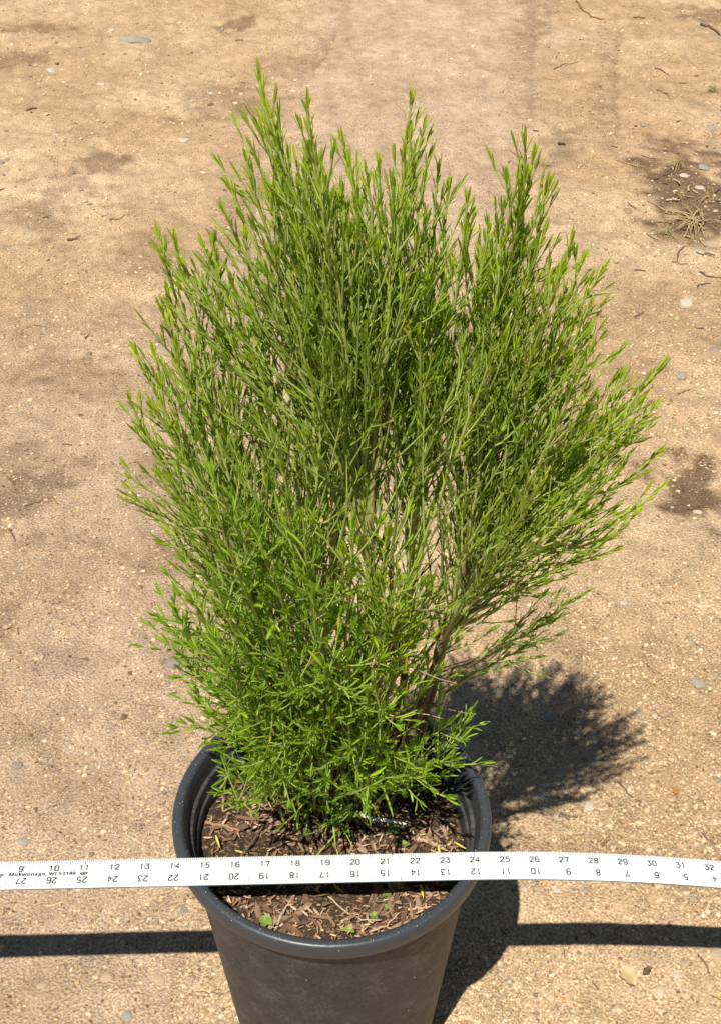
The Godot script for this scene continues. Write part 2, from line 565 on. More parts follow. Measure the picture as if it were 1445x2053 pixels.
	# countless smaller pebbles: pick-out-able ones come one by one
	var areas := [["the gritty dirt right of the pot", 990, 1440, 1000, 2040, 56, ["cream", "white", "tan", "cream"]], ["the upper left dirt", 0, 470, 60, 480, 52, ["cream", "white", "tan", "brown"]], ["the upper right dirt", 1080, 1440, 60, 980, 40, ["cream", "white", "slate", "brown"]], ["the worn dirt left of the pot", 0, 330, 560, 2040, 30, ["tan", "cream", "brown", "grey"]]]
	for a in areas:
		for k in a[5]:
			var p := spot(rnd(a[1], a[2]), rnd(a[3], a[4]))
			var r := rnd(2.4, 5.2) * metres_per_pixel(p)
			p.y = ground_height(p.x, p.z) - r * 0.05
			var tn: String = a[6][k % 4]
			var o := put("pebble", meshes[k % 6], mats[tn])
			o.transform = Transform3D(Basis(Vector3.UP, rnd(0, TAU)).scaled(Vector3(r * rnd(0.9, 1.4), r * rnd(0.45, 0.8), r)), p)
			var high: bool = (p - CAM).length() > (spot((a[1] + a[2]) * 0.5, (a[3] + a[4]) * 0.5) - CAM).length()
			var text: String = "small %s pebble in %s%s" % [tn, a[0], ", farther half" if high else ", nearer half"]
			tag(o, text, "pebble", text)

func build_litter() -> void:
	# twigs: list of pixels along each, thickness in px, colour, label
	var list := [
		[[[1155, 5], [1168, 20], [1185, 30], [1212, 38]], 6, Color(0.20, 0.12, 0.06), "curved brown twig near the top edge of the dirt"],
		[[[1402, 50], [1420, 52], [1432, 62], [1449, 78]], 7, Color(0.09, 0.07, 0.05), "dark broken stick at the upper right corner"],
		[[[1270, 36], [1290, 37]], 8, Color(0.24, 0.15, 0.08), "short brown bark piece near the upper right"],
		[[[1108, 142], [1125, 134], [1145, 130], [1162, 128]], 3, Color(0.20, 0.13, 0.08), "thin curved twig lying beside the wheel track"],
		[[[1312, 139], [1325, 143], [1340, 150]], 4, Color(0.15, 0.09, 0.06), "short dark twig at upper right, higher of two"],
		[[[1315, 181], [1335, 187], [1342, 200]], 4, Color(0.16, 0.10, 0.06), "bent short twig at upper right, lower of two"],
		[[[1118, 292], [1132, 293]], 7, Color(0.05, 0.035, 0.025), "short black bark bit beside the wheel track"],
		[[[1235, 322], [1262, 330], [1290, 338]], 4, Color(0.30, 0.20, 0.12), "pale straight twig left of the dark soil"],
		[[[1325, 356], [1350, 354], [1380, 350]], 4, Color(0.07, 0.045, 0.03), "thin dead stick across the dark soil"],
		[[[1298, 404], [1325, 415], [1350, 424], [1375, 438]], 6, Color(0.28, 0.20, 0.12), "dry stalk lying into the dry grass clump"],
		[[[1357, 525], [1358, 508], [1370, 494], [1386, 484]], 4, Color(0.12, 0.07, 0.05), "hooked dark twig below the dry grass clump"],
		[[[1346, 527], [1368, 531], [1392, 528]], 4, Color(0.17, 0.10, 0.06), "flat dark twig crossing the foot of the hooked one"],
		[[[1402, 546], [1420, 553], [1449, 555]], 6, Color(0.10, 0.06, 0.04), "thick dark twig at the right edge"],
		[[[1240, 613], [1258, 619], [1276, 623]], 3, Color(0.22, 0.14, 0.09), "thin twig left of the large white stone"],
		[[[1272, 640], [1290, 625]], 6, Color(0.20, 0.13, 0.09), "ragged bark bit left of the large white stone"],
		[[[1360, 790], [1382, 782]], 6, Color(0.25, 0.17, 0.11), "bark bit above the dark damp patch"],
		[[[1236, 1574], [1258, 1595], [1296, 1622]], 5, Color(0.12, 0.08, 0.06), "dark twig right of the plant's shadow"],
		[[[1262, 1634], [1266, 1650], [1258, 1668]], 4, Color(0.22, 0.13, 0.08), "bent brown twig above the ruler at right"],
		[[[1205, 1700], [1222, 1680]], 6, Color(0.16, 0.10, 0.07), "short bark sliver just above the ruler"],
		[[[1410, 1672], [1428, 1690], [1446, 1696]], 7, Color(0.17, 0.10, 0.07), "forked bark piece at right above the ruler"],
		[[[1290, 1955], [1303, 1944]], 11, Color(0.09, 0.06, 0.045), "dark bark chunk right of the curled dry leaf"],
		[[[1394, 1925], [1408, 1940], [1418, 1962]], 6, Color(0.15, 0.09, 0.06), "dark bark strip under the flat cream stone"],
		[[[96, 1816], [120, 1811], [140, 1803]], 5, Color(0.50, 0.36, 0.20), "pale straw lying below the ruler at left"],
		[[[100, 1720], [120, 1712], [138, 1706]], 4, Color(0.50, 0.36, 0.20), "pale straw lying just above the ruler at left"],
		[[[135, 476], [150, 475], [164, 471]], 8, Color(0.15, 0.09, 0.05), "dark twig stub on the left dirt"],
		[[[55, 224], [75, 221]], 6, Color(0.13, 0.08, 0.05), "dark twig stub at upper left"],
		[[[222, 440], [240, 439], [254, 434]], 5, Color(0.20, 0.12, 0.08), "brown twig left of the shrub's upper edge"],
		[[[50, 1010], [80, 1002], [105, 992]], 5, Color(0.15, 0.10, 0.07), "brown twig in the dark left patch"],
		[[[20, 1060], [32, 1085]], 6, Color(0.13, 0.09, 0.07), "dark sliver at the far left edge"],
		[[[272, 1018], [300, 1022]], 5, Color(0.20, 0.14, 0.09), "thin twig left of the drooping left shoot"],
		[[[128, 1175], [150, 1190]], 4, Color(0.25, 0.17, 0.11), "fine twig on the smooth left dirt"],
		[[[330, 1340], [345, 1355], [360, 1366]], 6, Color(0.30, 0.17, 0.11), "reddish twig leaning by the grey stone"],
		[[[60, 1476], [72, 1470]], 4, Color(0.25, 0.17, 0.11), "small twig at the left edge of the dirt"],
		[[[165, 1530], [190, 1526]], 6, Color(0.33, 0.20, 0.13), "short reddish bark piece left of the pot"],
		[[[120, 1590], [135, 1576]], 5, Color(0.22, 0.15, 0.10), "short dark bark piece left of the pot"],
		[[[1130, 1240], [1128, 1225], [1136, 1205]], 3, Color(0.22, 0.14, 0.09), "fine upright looking twig above the plant's shadow"],
		[[[1300, 1372], [1318, 1366], [1332, 1350]], 3, Color(0.28, 0.19, 0.12), "hair thin curved twig right of the shadow"],
		[[[395, 1990], [450, 1996]], 5, Color(0.13, 0.09, 0.06), "dark sliver of bark against the pot's foot"],
	]
	var bark := tinted(0.9)
	for e in list:
		var acc := Acc.new()
		var raw := PackedVector3Array()
		for q in e[0]:
			raw.append(spot(q[0], q[1]))
		var c := raw[raw.size() >> 1]
		var r: float = e[1] * 0.36 * metres_per_pixel(c)
		var pts := PackedVector3Array()
		var many := 9
		for k in many + 1:
			var p := along(raw, float(k) / many)
			p += Vector3(soft.get_noise_2d(k * 60.0, c.x * 900.0), 0, soft.get_noise_2d(k * 60.0, c.z * 900.0)) * r * 1.5
			p.y = ground_height(p.x, p.z) + r * (0.7 + 0.7 * absf(soft.get_noise_2d(k * 90.0, c.x * 500.0)))
			pts.append(p - c)
		tube(acc, pts, r, r * 0.45, 6, e[2] * 1.15, e[2] * 1.5, 0.9)
		var o := put("bark_piece" if "bark" in e[3] else ("straw" if "straw" in e[3] else "twig"), acc.mesh(), bark)
		o.position = c
		tag(o, e[3], "bark" if "bark" in e[3] else ("straw" if "straw" in e[3] else "twig"), "bits of dead wood on the dirt")
	# small unplaced debris
	for k in 46:
		var right := k % 3 < 2
		var p := spot(rnd(1000, 1440) if right else rnd(0, 330), rnd(100, 2040) if right else rnd(380, 1950))
		var acc := Acc.new()
		var mp := metres_per_pixel(p)
		var d := Vector3(cos(k * 2.4), 0, sin(k * 2.4))
		var l := rnd(8, 22) * mp
		var r := rnd(0.8, 1.7) * mp
		var pts := PackedVector3Array()
		for j in 5:
			var f := j / 4.0 - 0.5
			var q := d * l * f + Vector3(d.z, 0, -d.x) * l * 0.35 * f * f * rnd(0.4, 1.0)
			q.y = r * 0.8
			pts.append(q)
		p.y = ground_height(p.x, p.z)
		var c := Color(0.20, 0.13, 0.085) * rnd(0.5, 1.5)
		tube(acc, pts, r, r * 0.7, 5, c, c, 0.4)
		var o := put("twig", acc.mesh(), bark)
		o.position = p
		tag(o, "short brown twig fragment on the gritty dirt right of the shrub" if right else "short brown twig fragment on the worn dirt left of the shrub", "twig", "twig fragments right of the shrub" if right else "twig fragments left of the shrub")
	for k in 34:
		var p := spot(1392 + rng.randfn(0, 52), 420 + rng.randfn(0, 90))
		var acc := Acc.new()
		var mp := metres_per_pixel(p)
		var a := rnd(0, TAU)
		var l := rnd(8, 30) * mp
		var r := rnd(0.9, 1.9) * mp
		var pts := PackedVector3Array()
		for j in 5:
			var f := j / 4.0 - 0.5
			var q := Vector3(cos(a), 0, sin(a)) * l * f + Vector3(-sin(a), 0, cos(a)) * l * 0.4 * f * f
			q.y = r * (1.0 + j * 0.5)
			pts.append(q)
		p.y = ground_height(p.x, p.z)
		var pale := k % 2 == 0
		var c := (Color(0.46, 0.34, 0.19) if pale else Color(0.16, 0.10, 0.065)) * rnd(0.8, 1.2)
		tube(acc, pts, r, r * 0.6, 5, c, c, 0.4)
		var o := put("straw" if pale else "twig", acc.mesh(), bark)
		o.position = p
		tag(o, "pale dry straw littering the dark soil around the dry grass" if pale else "dark twig bit littering the dark soil around the dry grass", "straw" if pale else "twig", "straws around the dry grass" if pale else "twig bits around the dry grass")
	# dead leaves
	dead_leaf(spot(1256, 1966), 0.0125, 0.0085, 0.5, Color(0.50, 0.38, 0.20), "curled yellow tan dead leaf right of the pot's shadow")
	dead_leaf(spot(1352, 1590), 0.0075, 0.0035, -0.3, Color(0.42, 0.20, 0.07), "small orange brown dead leaf on the dirt at right")
	dead_leaf(spot(1130, 1160), 0.006, 0.0035, 0.9, Color(0.33, 0.22, 0.13), "small brown dead leaf below the right branches")
	dead_leaf(spot(1440, 2010), 0.0075, 0.0035, 1.2, Color(0.42, 0.34, 0.15), "yellow dead leaf at the lower right corner")

func dead_leaf(p: Vector3, l: float, w: float, turn: float, c: Color, label: String) -> void:
	var acc := Acc.new()
	var n := 8
	for i in n + 1:
		var f := float(i) / n
		var ww := w * pow(sin(PI * clampf(f * 0.94 + 0.05, 0, 1)), 0.75) * (1.0 + 0.2 * sin(i * 2.3))
		for j in 5:
			var g := j / 2.0 - 1.0
			acc.vert(Vector3(ww * g, 0.0022 + w * 0.45 * g * g + l * 0.22 * sin(f * 4.0) * 0.5 + l * 0.1, (f - 0.5) * 2.0 * l), Vector3(-0.7 * g, 1, 0.2 * cos(f * 4.0)).normalized(), c * (0.8 if j == 2 else 1.0 + 0.12 * sin(i * 1.7 + j)))
	for i in n:
		for j in 4:
			var k := i * 5 + j
			acc.quad(k, k + 1, k + 6, k + 5)
	var t := thing("dead_leaf", label, "dead leaf", Vector3(p.x, ground_height(p.x, p.z), p.z), turn)
	put("blade", acc.mesh(), tinted(0.7), t)
	var st := Acc.new()
	tube(st, PackedVector3Array([Vector3(0, 0.002 + l * 0.1, -l), Vector3(w * 0.1, 0.002, -l * 1.25), Vector3(w * 0.3, 0.0015, -l * 1.45)]), l * 0.05, l * 0.03, 5, c * 0.6, c * 0.6)
	put("stalk", st.mesh(), tinted(0.8), t)

func grass_tuft(p: Vector3, l: float, many: int, c0: Color, c1: Color, lie: float, label: String) -> void:
	var t := thing("grass_tuft", label, "grass tuft", Vector3(p.x, ground_height(p.x, p.z), p.z))
	var m := tinted(0.7)
	m.backlight_enabled = true
	m.backlight = Color(0.25, 0.25, 0.12)
	for k in many:
		var acc := Acc.new()
		var a := rnd(0, TAU)
		var d := Vector3(cos(a), 0, sin(a))
		var ll := l * rnd(0.5, 1.0)
		var o := Vector3(rnd(-1, 1), 0, rnd(-1, 1)) * l * 0.25
		var pts := bezier(o, o + Vector3.UP * ll * (0.5 - 0.35 * lie) + d * ll * 0.2, o + d * ll * 0.65 + Vector3.UP * ll * (0.6 - 0.5 * lie), o + d * ll + Vector3.UP * ll * maxf(0.03, 0.45 - 0.5 * lie), 6)
		var s := Vector3(-d.z, 0.3, d.x).normalized()
		for i in 7:
			var w := 0.0008 * (1.0 - 0.85 * i / 6.0) * (l / 0.04)
			var c := c0.lerp(c1, rnd(0, 1) * 0.3 + 0.6 * k / many)
			acc.vert(pts[i] - s * w, Vector3.UP, c)
			acc.vert(pts[i] + s * w, Vector3.UP, c)
			if i:
				var q := i * 2
				acc.quad(q - 2, q, q + 1, q - 1)
		put("blade", acc.mesh(), m, t)

func build_grass() -> void:
	var straw := Color(0.48, 0.36, 0.18)
	var straw2 := Color(0.30, 0.20, 0.10)
	var green := Color(0.16, 0.20, 0.07)
	grass_tuft(spot(1392, 442), 0.085, 46, straw, straw2, 0.75, "dry straw coloured grass clump flattened on dark soil at right")
	grass_tuft(spot(1330, 462), 0.05, 24, green, straw, 0.45, "small half green grass tuft left of the dry clump")
	grass_tuft(spot(1355, 342), 0.055, 18, straw, green, 0.1, "upright yellowish grass tuft on the dark soil at right")
	grass_tuft(spot(1360, 395), 0.05, 16, green, straw, 0.5, "low green grass sprig between upright tuft and dry clump")
	grass_tuft(spot(1428, 182), 0.05, 14, green, Color(0.22, 0.22, 0.10), 0.15, "tiny green grass sprig at upper right edge")
	grass_tuft(spot(1432, 400), 0.06, 18, straw2, straw, 0.7, "brown withered grass tuft at the right edge of the dark soil")

# ---------------------------------------------------------------- pot
func scuffed_plastic() -> ImageTexture:
	var w := 1536
	var h := 512
	var cl := FastNoiseLite.new()
	cl.seed = 61
	cl.frequency = 0.012
	cl.fractal_octaves = 6
	var a := cl.get_seamless_image(w, h).get_data()
	cl.seed = 62
	cl.frequency = 0.09
	var b := cl.get_seamless_image(w, h).get_data()
	var px := PackedByteArray()
	px.resize(w * h * 3)
	for k in w * h:
		var v := 57.0 + (a[k] - 128) * 0.08 + (b[k] - 128) * 0.10
		var dust := clampf((a[k] + b[k] * 0.6 - 225.0) / 60.0, 0.0, 1.0) * 0.11
		px[k * 3] = int(lerpf(v * 0.97, 150, dust))
		px[k * 3 + 1] = int(lerpf(v, 138, dust))
		px[k * 3 + 2] = int(lerpf(v * 1.07, 122, dust))
	for k in 900:                                            # rubs and scratches
		var x := rng.randi_range(0, w - 1)
		var y := float(rng.randi_range(0, h - 1))
		var l := int(4 + 34 * pow(rnd(), 3.0))
		var lean := rnd(-0.5, 0.5) if rnd() < 0.8 else rnd(-3, 3)
		var tone := rnd(-12, 22)
		for i in l:
			var xx := (int(x + lean * i) + w * 4) % w
			var yy := (int(y + i) + h) % h
			for ch in 3:
				var at := (yy * w + xx) * 3 + ch
				px[at] = clampi(int(px[at] + tone), 0, 255)
	return ImageTexture.create_from_image(Image.create_from_data(w, h, false, Image.FORMAT_RGB8, px))

func build_pot() -> void:
	var t := thing("plant_pot", "round black plastic nursery pot with thick rolled rim holding the shrub", "plant pot")
	var plastic := matt(lin(0.078, 0.077, 0.077), 0.48)
	plastic.albedo_color = Color.WHITE
	plastic.albedo_texture = scuffed_plastic()
	plastic.uv1_scale = Vector3(1.0 / 6.0, 0.426, 1)
	plastic.roughness_texture = noise_texture(16, 512, 0.06, Color(0.72, 0.72, 0.72), Color(1, 1, 1), 5)
	plastic.roughness = 0.66
	plastic.normal_enabled = true
	plastic.normal_texture = noise_texture(17, 512, 0.12, Color.BLACK, Color.WHITE, 3, 2.0)
	plastic.normal_scale = 0.22
	var rim := matt(lin(0.042, 0.048, 0.060), 0.38)
	rim.normal_enabled = true
	rim.normal_texture = plastic.normal_texture
	rim.normal_scale = 0.10
	rim.uv1_triplanar = true
	rim.uv1_scale = Vector3(3, 3, 3)
	var H := POT_H
	# outer wall, base and inner wall with its two ledges
	var wall := PackedVector2Array([Vector2(0.0, 0.004), Vector2(0.090, 0.004), Vector2(0.096, 0.006), Vector2(0.0993, 0.012), Vector2(0.1, 0.02)])
	for k in 9:
		var f := (k + 1) / 10.0
		wall.append(Vector2(lerpf(0.1, 0.1252, f), lerpf(0.02, H - 0.05, f)))
	for q in [[0.1252, H - 0.050], [0.1257, H - 0.0495], [0.1261, H - 0.047], [0.1274, H - 0.022], [0.1280, H - 0.0165]]:
		wall.append(Vector2(q[0], q[1]))
	put("wall", lathe(wall, 128, Color.WHITE, 0.006), plastic, t)
	var inner := PackedVector2Array()
	for q in [[0.1300, H - 0.0040], [0.1285, H - 0.0075], [0.1280, H - 0.012], [0.1268, H - 0.020], [0.1262, H - 0.0205], [0.1236, H - 0.0208], [0.1234, H - 0.022], [0.1226, H - 0.033], [0.1222, H - 0.0335], [0.1205, H - 0.0338], [0.1203, H - 0.035], [0.1185, H - 0.060], [0.116, H - 0.10]]:
		inner.append(Vector2(q[0], q[1]))
	put("inner_wall", lathe(inner, 128, Color.WHITE, 0.006), plastic, t)
	var lip := PackedVector2Array()
	for q in [[0.1285, H - 0.0165], [0.1310, H - 0.0172], [0.1375, H - 0.0178], [0.1392, H - 0.0172], [0.1400, H - 0.0155], [0.1405, H - 0.010], [0.1405, H - 0.0055], [0.1399, H - 0.0025], [0.1385, H - 0.0006], [0.1365, H], [0.1335, H - 0.0001], [0.1312, H - 0.0012], [0.1301, H - 0.0038]]:
		lip.append(Vector2(q[0], q[1]))
	put("rim", lathe(lip, 128, Color.WHITE, 0.006), rim, t)
	# sand and dust specks stuck to the rim and the wall
	var xf := []
	var cols := []
	for k in 420:
		var a := rnd(0, TAU)
		var p: Vector3
		if k < 300:
			var r := rnd(0.1308, 0.1404)
			p = Vector3(cos(a) * r, H - (0.0 if r < 0.1365 else pow((r - 0.1365) / 0.0045, 2.0) * 0.005), sin(a) * r)
		else:
			var h := rnd(0.1, H - 0.05)
			var r2 := lerpf(0.1, 0.1252, (h - 0.02) / (H - 0.07))
			p = Vector3(cos(a) * r2, h, sin(a) * r2)
		var s := 0.00018 + 0.0004 * pow(rnd(), 6.0)
		xf.append(Transform3D(Basis.IDENTITY.scaled(Vector3(s, s, s)), p * Vector3(1.0 + 0.006 * sin(2.0 * a + 0.6), 1, 1.0 + 0.006 * sin(2.0 * a + 0.6))))
		cols.append(Color(0.75, 0.74, 0.70))
	scatter("dust_specks", pebble_mesh(2, 6, 4, 1.0, 0.2), tinted(0.8), xf, cols, t)

func soil_height(x: float, z: float) -> float:
	return SOIL_Y + 0.007 * soft.get_noise_2d(x * 900.0, z * 900.0) + 0.0025 * rough.get_noise_2d(x * 3000.0, z * 3000.0) + 0.010 * exp(-(x * x + (z + 0.04) * (z + 0.04)) / 0.003)

func build_soil() -> void:
	var acc := Acc.new()
	var segs := 96
	var rings_ := 40
	for j in rings_ + 1:
		for i in segs:
			var r := 0.1190 * j / rings_
			var a := TAU * i / segs
			var x := cos(a) * r
			var z := sin(a) * r
			var e := 0.0015
			var nx := soil_height(x - e, z) - soil_height(x + e, z)
			var nz := soil_height(x, z - e) - soil_height(x, z + e)
			var g := 0.75 + 0.5 * rough.get_noise_2d(x * 2500.0, z * 2500.0)
			acc.vert(Vector3(x, soil_height(x, z), z), Vector3(nx, 2 * e, nz).normalized(), Color(0.085, 0.052, 0.030) * g, Vector2(x, z))
	for j in rings_:
		for i in segs:
			var i2 := (i + 1) % segs
			acc.quad(j * segs + i, (j + 1) * segs + i, (j + 1) * segs + i2, j * segs + i2)
	var m := tinted(0.95)
	m.albedo_texture = M.grain
	m.uv1_scale = Vector3(5, 5, 1)
	m.normal_enabled = true
	m.normal_texture = M.grain_normal
	var o := put("potting_soil", acc.mesh(), m)
	tag(o, "dark brown potting soil filling the black pot below its rim", "soil", "", "stuff")
	# crumbs of soil and tiny bark
	var xf := []
	var cols := []
	for k in 9000:
		var a := rnd(0, TAU)
		var r := 0.118 * sqrt(rnd())
		var p := Vector3(cos(a) * r, 0, sin(a) * r)
		p.y = soil_height(p.x, p.z)
		var s := 0.0005 + 0.0011 * pow(rnd(), 2.0)
		xf.append(Transform3D(Basis(Vector3(rnd(-1, 1), rnd(-1, 1), rnd(-1, 1)).normalized(), rnd(0, TAU)).scaled(Vector3(s * rnd(1, 2.4), s, s)), p))
		var c := Color(0.10, 0.062, 0.036) if rnd() < 0.75 else Color(0.26, 0.165, 0.095)
		cols.append(c * rnd(0.5, 1.5))
	put_scatter_soil(xf, cols)
	# bark chips
	var chips := []
	for k in 7:
		chips.append(chip_mesh(k))
	var tones := [[Color(0.33, 0.185, 0.11), "reddish brown"], [Color(0.47, 0.32, 0.20), "tan"], [Color(0.23, 0.14, 0.09), "dark brown"], [Color(0.60, 0.45, 0.30), "pale"]]
	var mats := []
	var fibre := noise_texture(31, 256, 0.05, Color(0.45, 0.42, 0.40), Color(1, 1, 1), 4)
	for c in tones:
		var mm := matt(lin(c[0].r, c[0].g, c[0].b), 0.85)
		mm.albedo_texture = fibre
		mm.uv1_scale = Vector3(1.0, 0.12, 1)
		mats.append(mm)
	xf = []
	cols = []
	for k in 2300:
		var a := rnd(0, TAU)
		var r := 0.116 * sqrt(rnd())
		var p := Vector3(cos(a) * r, 0, sin(a) * r)
		# bare soil shows in places
		if rough.get_noise_2d(p.x * 900.0 + 20.0, p.z * 900.0) > 0.16 + 0.25 * rnd():
			continue
		var big := k < 380
		var l := rnd(0.009, 0.0245) if big else rnd(0.0035, 0.009)
		var w := l * (rnd(0.12, 0.28) if big else rnd(0.09, 0.26))
		if r + l * 0.5 > 0.1172:
			continue
		p.y = soil_height(p.x, p.z) + rnd(0.0012, 0.0050)
		var b := Basis(Vector3.UP, rnd(0, TAU)) * Basis(Vector3.RIGHT, rnd(-0.55, 0.55)) * Basis(Vector3.BACK, rnd(-0.9, 0.9))
		b = b * Basis.from_scale(Vector3(w, rnd(0.0006, 0.0014), l))
		var q := int(pow(rnd(), 1.45) * 3.99)
		if big:
			var o2 := put("bark_chip", chips[k % 7], mats[q])
			o2.transform = Transform3D(b, p)
			var where := "in front of the ruler" if p.z > 0.077 else ("under the ruler" if p.z > 0.045 else ("at the shrub's foot" if absf(p.x) < 0.05 else ("behind the ruler at the pot's left" if p.x < 0 else "behind the ruler at the pot's right")))
			if p.z > 0.077:
				where += " near the pot's left" if p.x < -0.03 else (" near the pot's right" if p.x > 0.03 else " near the middle")
			var size := "long" if l > 0.0165 else "short"
			tag(o2, "%s %s bark chip on soil %s" % [size, tones[q][1], where], "bark chip", "%s %s bark chips %s" % [size, tones[q][1], where])
		else:
			xf.append(Transform3D(b, p))
			cols.append((tones[q][0] as Color) * rnd(0.7, 1.15))
	var o3 := scatter("bark_mulch", chips[1], tinted(0.85), xf, cols)
	tag(o3, "small brown bark shreds covering the soil in the pot", "mulch", "", "stuff")
	# sticks and stalks on the soil: pixels along each
	var sticks := [
		[[[722, 1632], [745, 1641], [775, 1645], [812, 1652]], 9, Color(0.66, 0.61, 0.56), 0.040, "bleached grey white stick lying in front of the shrub's base"],
		[[[412, 1648], [440, 1654], [480, 1664]], 7, Color(0.30, 0.17, 0.10), 0.004, "reddish brown twig at the left of the soil in the pot"],
		[[[484, 1715], [505, 1690], [528, 1655]], 5, Color(0.12, 0.08, 0.06), 0.005, "dark thin twig slanting on mulch left of the shrub's base"],
		[[[838, 1682], [865, 1690], [890, 1702]], 8, Color(0.42, 0.29, 0.18), 0.004, "tan stick fragment on soil above the ruler at right"],
		[[[556, 1852], [570, 1825], [590, 1795]], 5, Color(0.38, 0.30, 0.22), 0.003, "grey forked twig in the front of the pot"],
		[[[658, 1795], [690, 1828], [720, 1842], [760, 1846]], 3, Color(0.52, 0.40, 0.26), 0.003, "long thin pale stalk curving over the front mulch"],
		[[[740, 1868], [775, 1856], [800, 1830]], 4, Color(0.45, 0.32, 0.20), 0.003, "thin tan twig leaning near the front right of the pot"],
		[[[790, 1830], [830, 1822], [862, 1818]], 5, Color(0.50, 0.36, 0.20), 0.003, "pale straw lying on the front right mulch"],
	]
	for e in sticks:
		var raw := PackedVector3Array()
		for q in e[0]:
			raw.append(spot(q[0], q[1], SOIL_Y + e[3]))
		var c := raw[raw.size() >> 1]
		var rr: float = e[1] * 0.5 * metres_per_pixel(c)
		var pts := PackedVector3Array()
		for k in 11:
			var p := along(raw, k / 10.0) + Vector3(0, 0.002 * soft.get_noise_2d(k * 80.0, c.x * 999.0), 0.0015 * soft.get_noise_2d(k * 70.0, c.z * 999.0))
			p.y = maxf(p.y, soil_height(p.x, p.z) + rr)
			pts.append(p - c)
		var ac := Acc.new()
		tube(ac, pts, rr, rr * 0.75, 8, e[2], e[2] * 1.15, 0.45)
		var o4 := put("stick" if e[1] > 6 else "twig", ac.mesh(), tinted(0.85))
		o4.position = c
		tag(o4, e[4], "stick" if e[1] > 6 else "twig")
	for e in [[883, 1716, 0.3], [934, 1702, 1.2], [858, 1671, 2.0], [497, 1712, 1.5], [441, 1700, 0.4], [612, 1716, 2.4], [690, 1790, 1.0], [848, 1800, 0.2]]:
		var p := spot(e[0], e[1], SOIL_Y + 0.005)
		p.y = maxf(p.y, soil_height(p.x, p.z) + 0.003)
		var o5 := put("fallen_leaf", leaf_mesh(0.2), M.withered)
		o5.transform = Transform3D(Basis(Vector3.UP, e[2]) * Basis(Vector3.RIGHT, -PI / 2 + 0.15) * Basis.from_scale(Vector3(0.0024, 0.012, 0.012)), p)
		tag(o5, "narrow yellow fallen leaf on the potting soil in the pot", "fallen leaf", "yellow fallen leaves on the potting soil")
	# seedlings
	for e in [[533, 1840, 0.011, 6, "green seedling with six leaves by the pot's front left rim"], [701, 1863, 0.0095, 3, "three leaved pale seedling at the front edge of the pot"], [750, 1830, 0.0075, 5, "yellowish seedling cluster left of two near the front mulch"], [777, 1814, 0.0070, 3, "tiny seedling on mulch just below the ruler"], [776, 1786, 0.0080, 4, "dark green seedling in the ruler's shadow"], [787, 1672, 0.013, 4, "larger green seedling beside the bleached stick"], [812, 1696, 0.0075, 3, "tiny seedling just above the ruler's 22 inch mark"]]:
		seedling(spot(e[0], e[1], SOIL_Y + 0.006), e[2] * 0.82, e[3], e[4])

func put_scatter_soil(xf: Array, cols: Array) -> Node3D:
	var o := scatter("soil_crumbs", pebble_mesh(4, 5, 3, 1.0, 0.3), tinted(0.95), xf, cols)
	tag(o, "dark crumbs of potting soil between the bark chips", "soil crumbs", "", "stuff")
	return o

func chip_mesh(k: int) -> ArrayMesh:                     # a splinter, 1 long (z) and 1 wide, bevelled top
	var acc := Acc.new()
	var out := []
	var n := 8
	for i in n:
		var a := TAU * i / n
		var x := signf(cos(a)) * pow(absf(cos(a)), 0.7) * 0.5 * (0.75 + 0.5 * rnd())
		var z := signf(sin(a)) * pow(absf(sin(a)), 0.7) * 0.5 * (0.8 + 0.35 * rnd())
		out.append(Vector2(x, z))
	var bend := rnd(-0.8, 0.8)
	var lift := func(p: Vector2) -> float: return bend * p.y * p.y * 2.0
	var top := acc.vert(Vector3(0, 0.6 + lift.call(Vector2.ZERO), 0), Vector3.UP, Color.WHITE, Vector2(0.5, 0.5))
	var bot := acc.vert(Vector3(0, -0.5, 0), Vector3.DOWN, Color.WHITE, Vector2(0.5, 0.5))
	for ring in 4:
		for i in n:
			var p: Vector2 = out[i] * ([0.72, 1.0, 1.0, 0.8] as Array)[ring]
			var y: float = ([0.55, 0.1, -0.2, -0.55] as Array)[ring] + lift.call(p) + rnd(-0.1, 0.1)
			var nn := Vector3(p.x, ([1.2, 0.2, -0.2, -1.2] as Array)[ring] * 0.5, p.y).normalized()
			acc.vert(Vector3(p.x, y, p.y), nn, Color.WHITE, Vector2(p.x + 0.5, p.y + 0.5) + Vector2(k * 0.31, k * 0.17))
	for i in n:
		var i2 := (i + 1) % n
		acc.tri(top, 2 + i, 2 + i2)
		acc.tri(bot, 2 + 3 * n + i2, 2 + 3 * n + i)
		for ring in 3:
			acc.quad(2 + ring * n + i, 2 + (ring + 1) * n + i, 2 + (ring + 1) * n + i2, 2 + ring * n + i2)
	return acc.mesh()

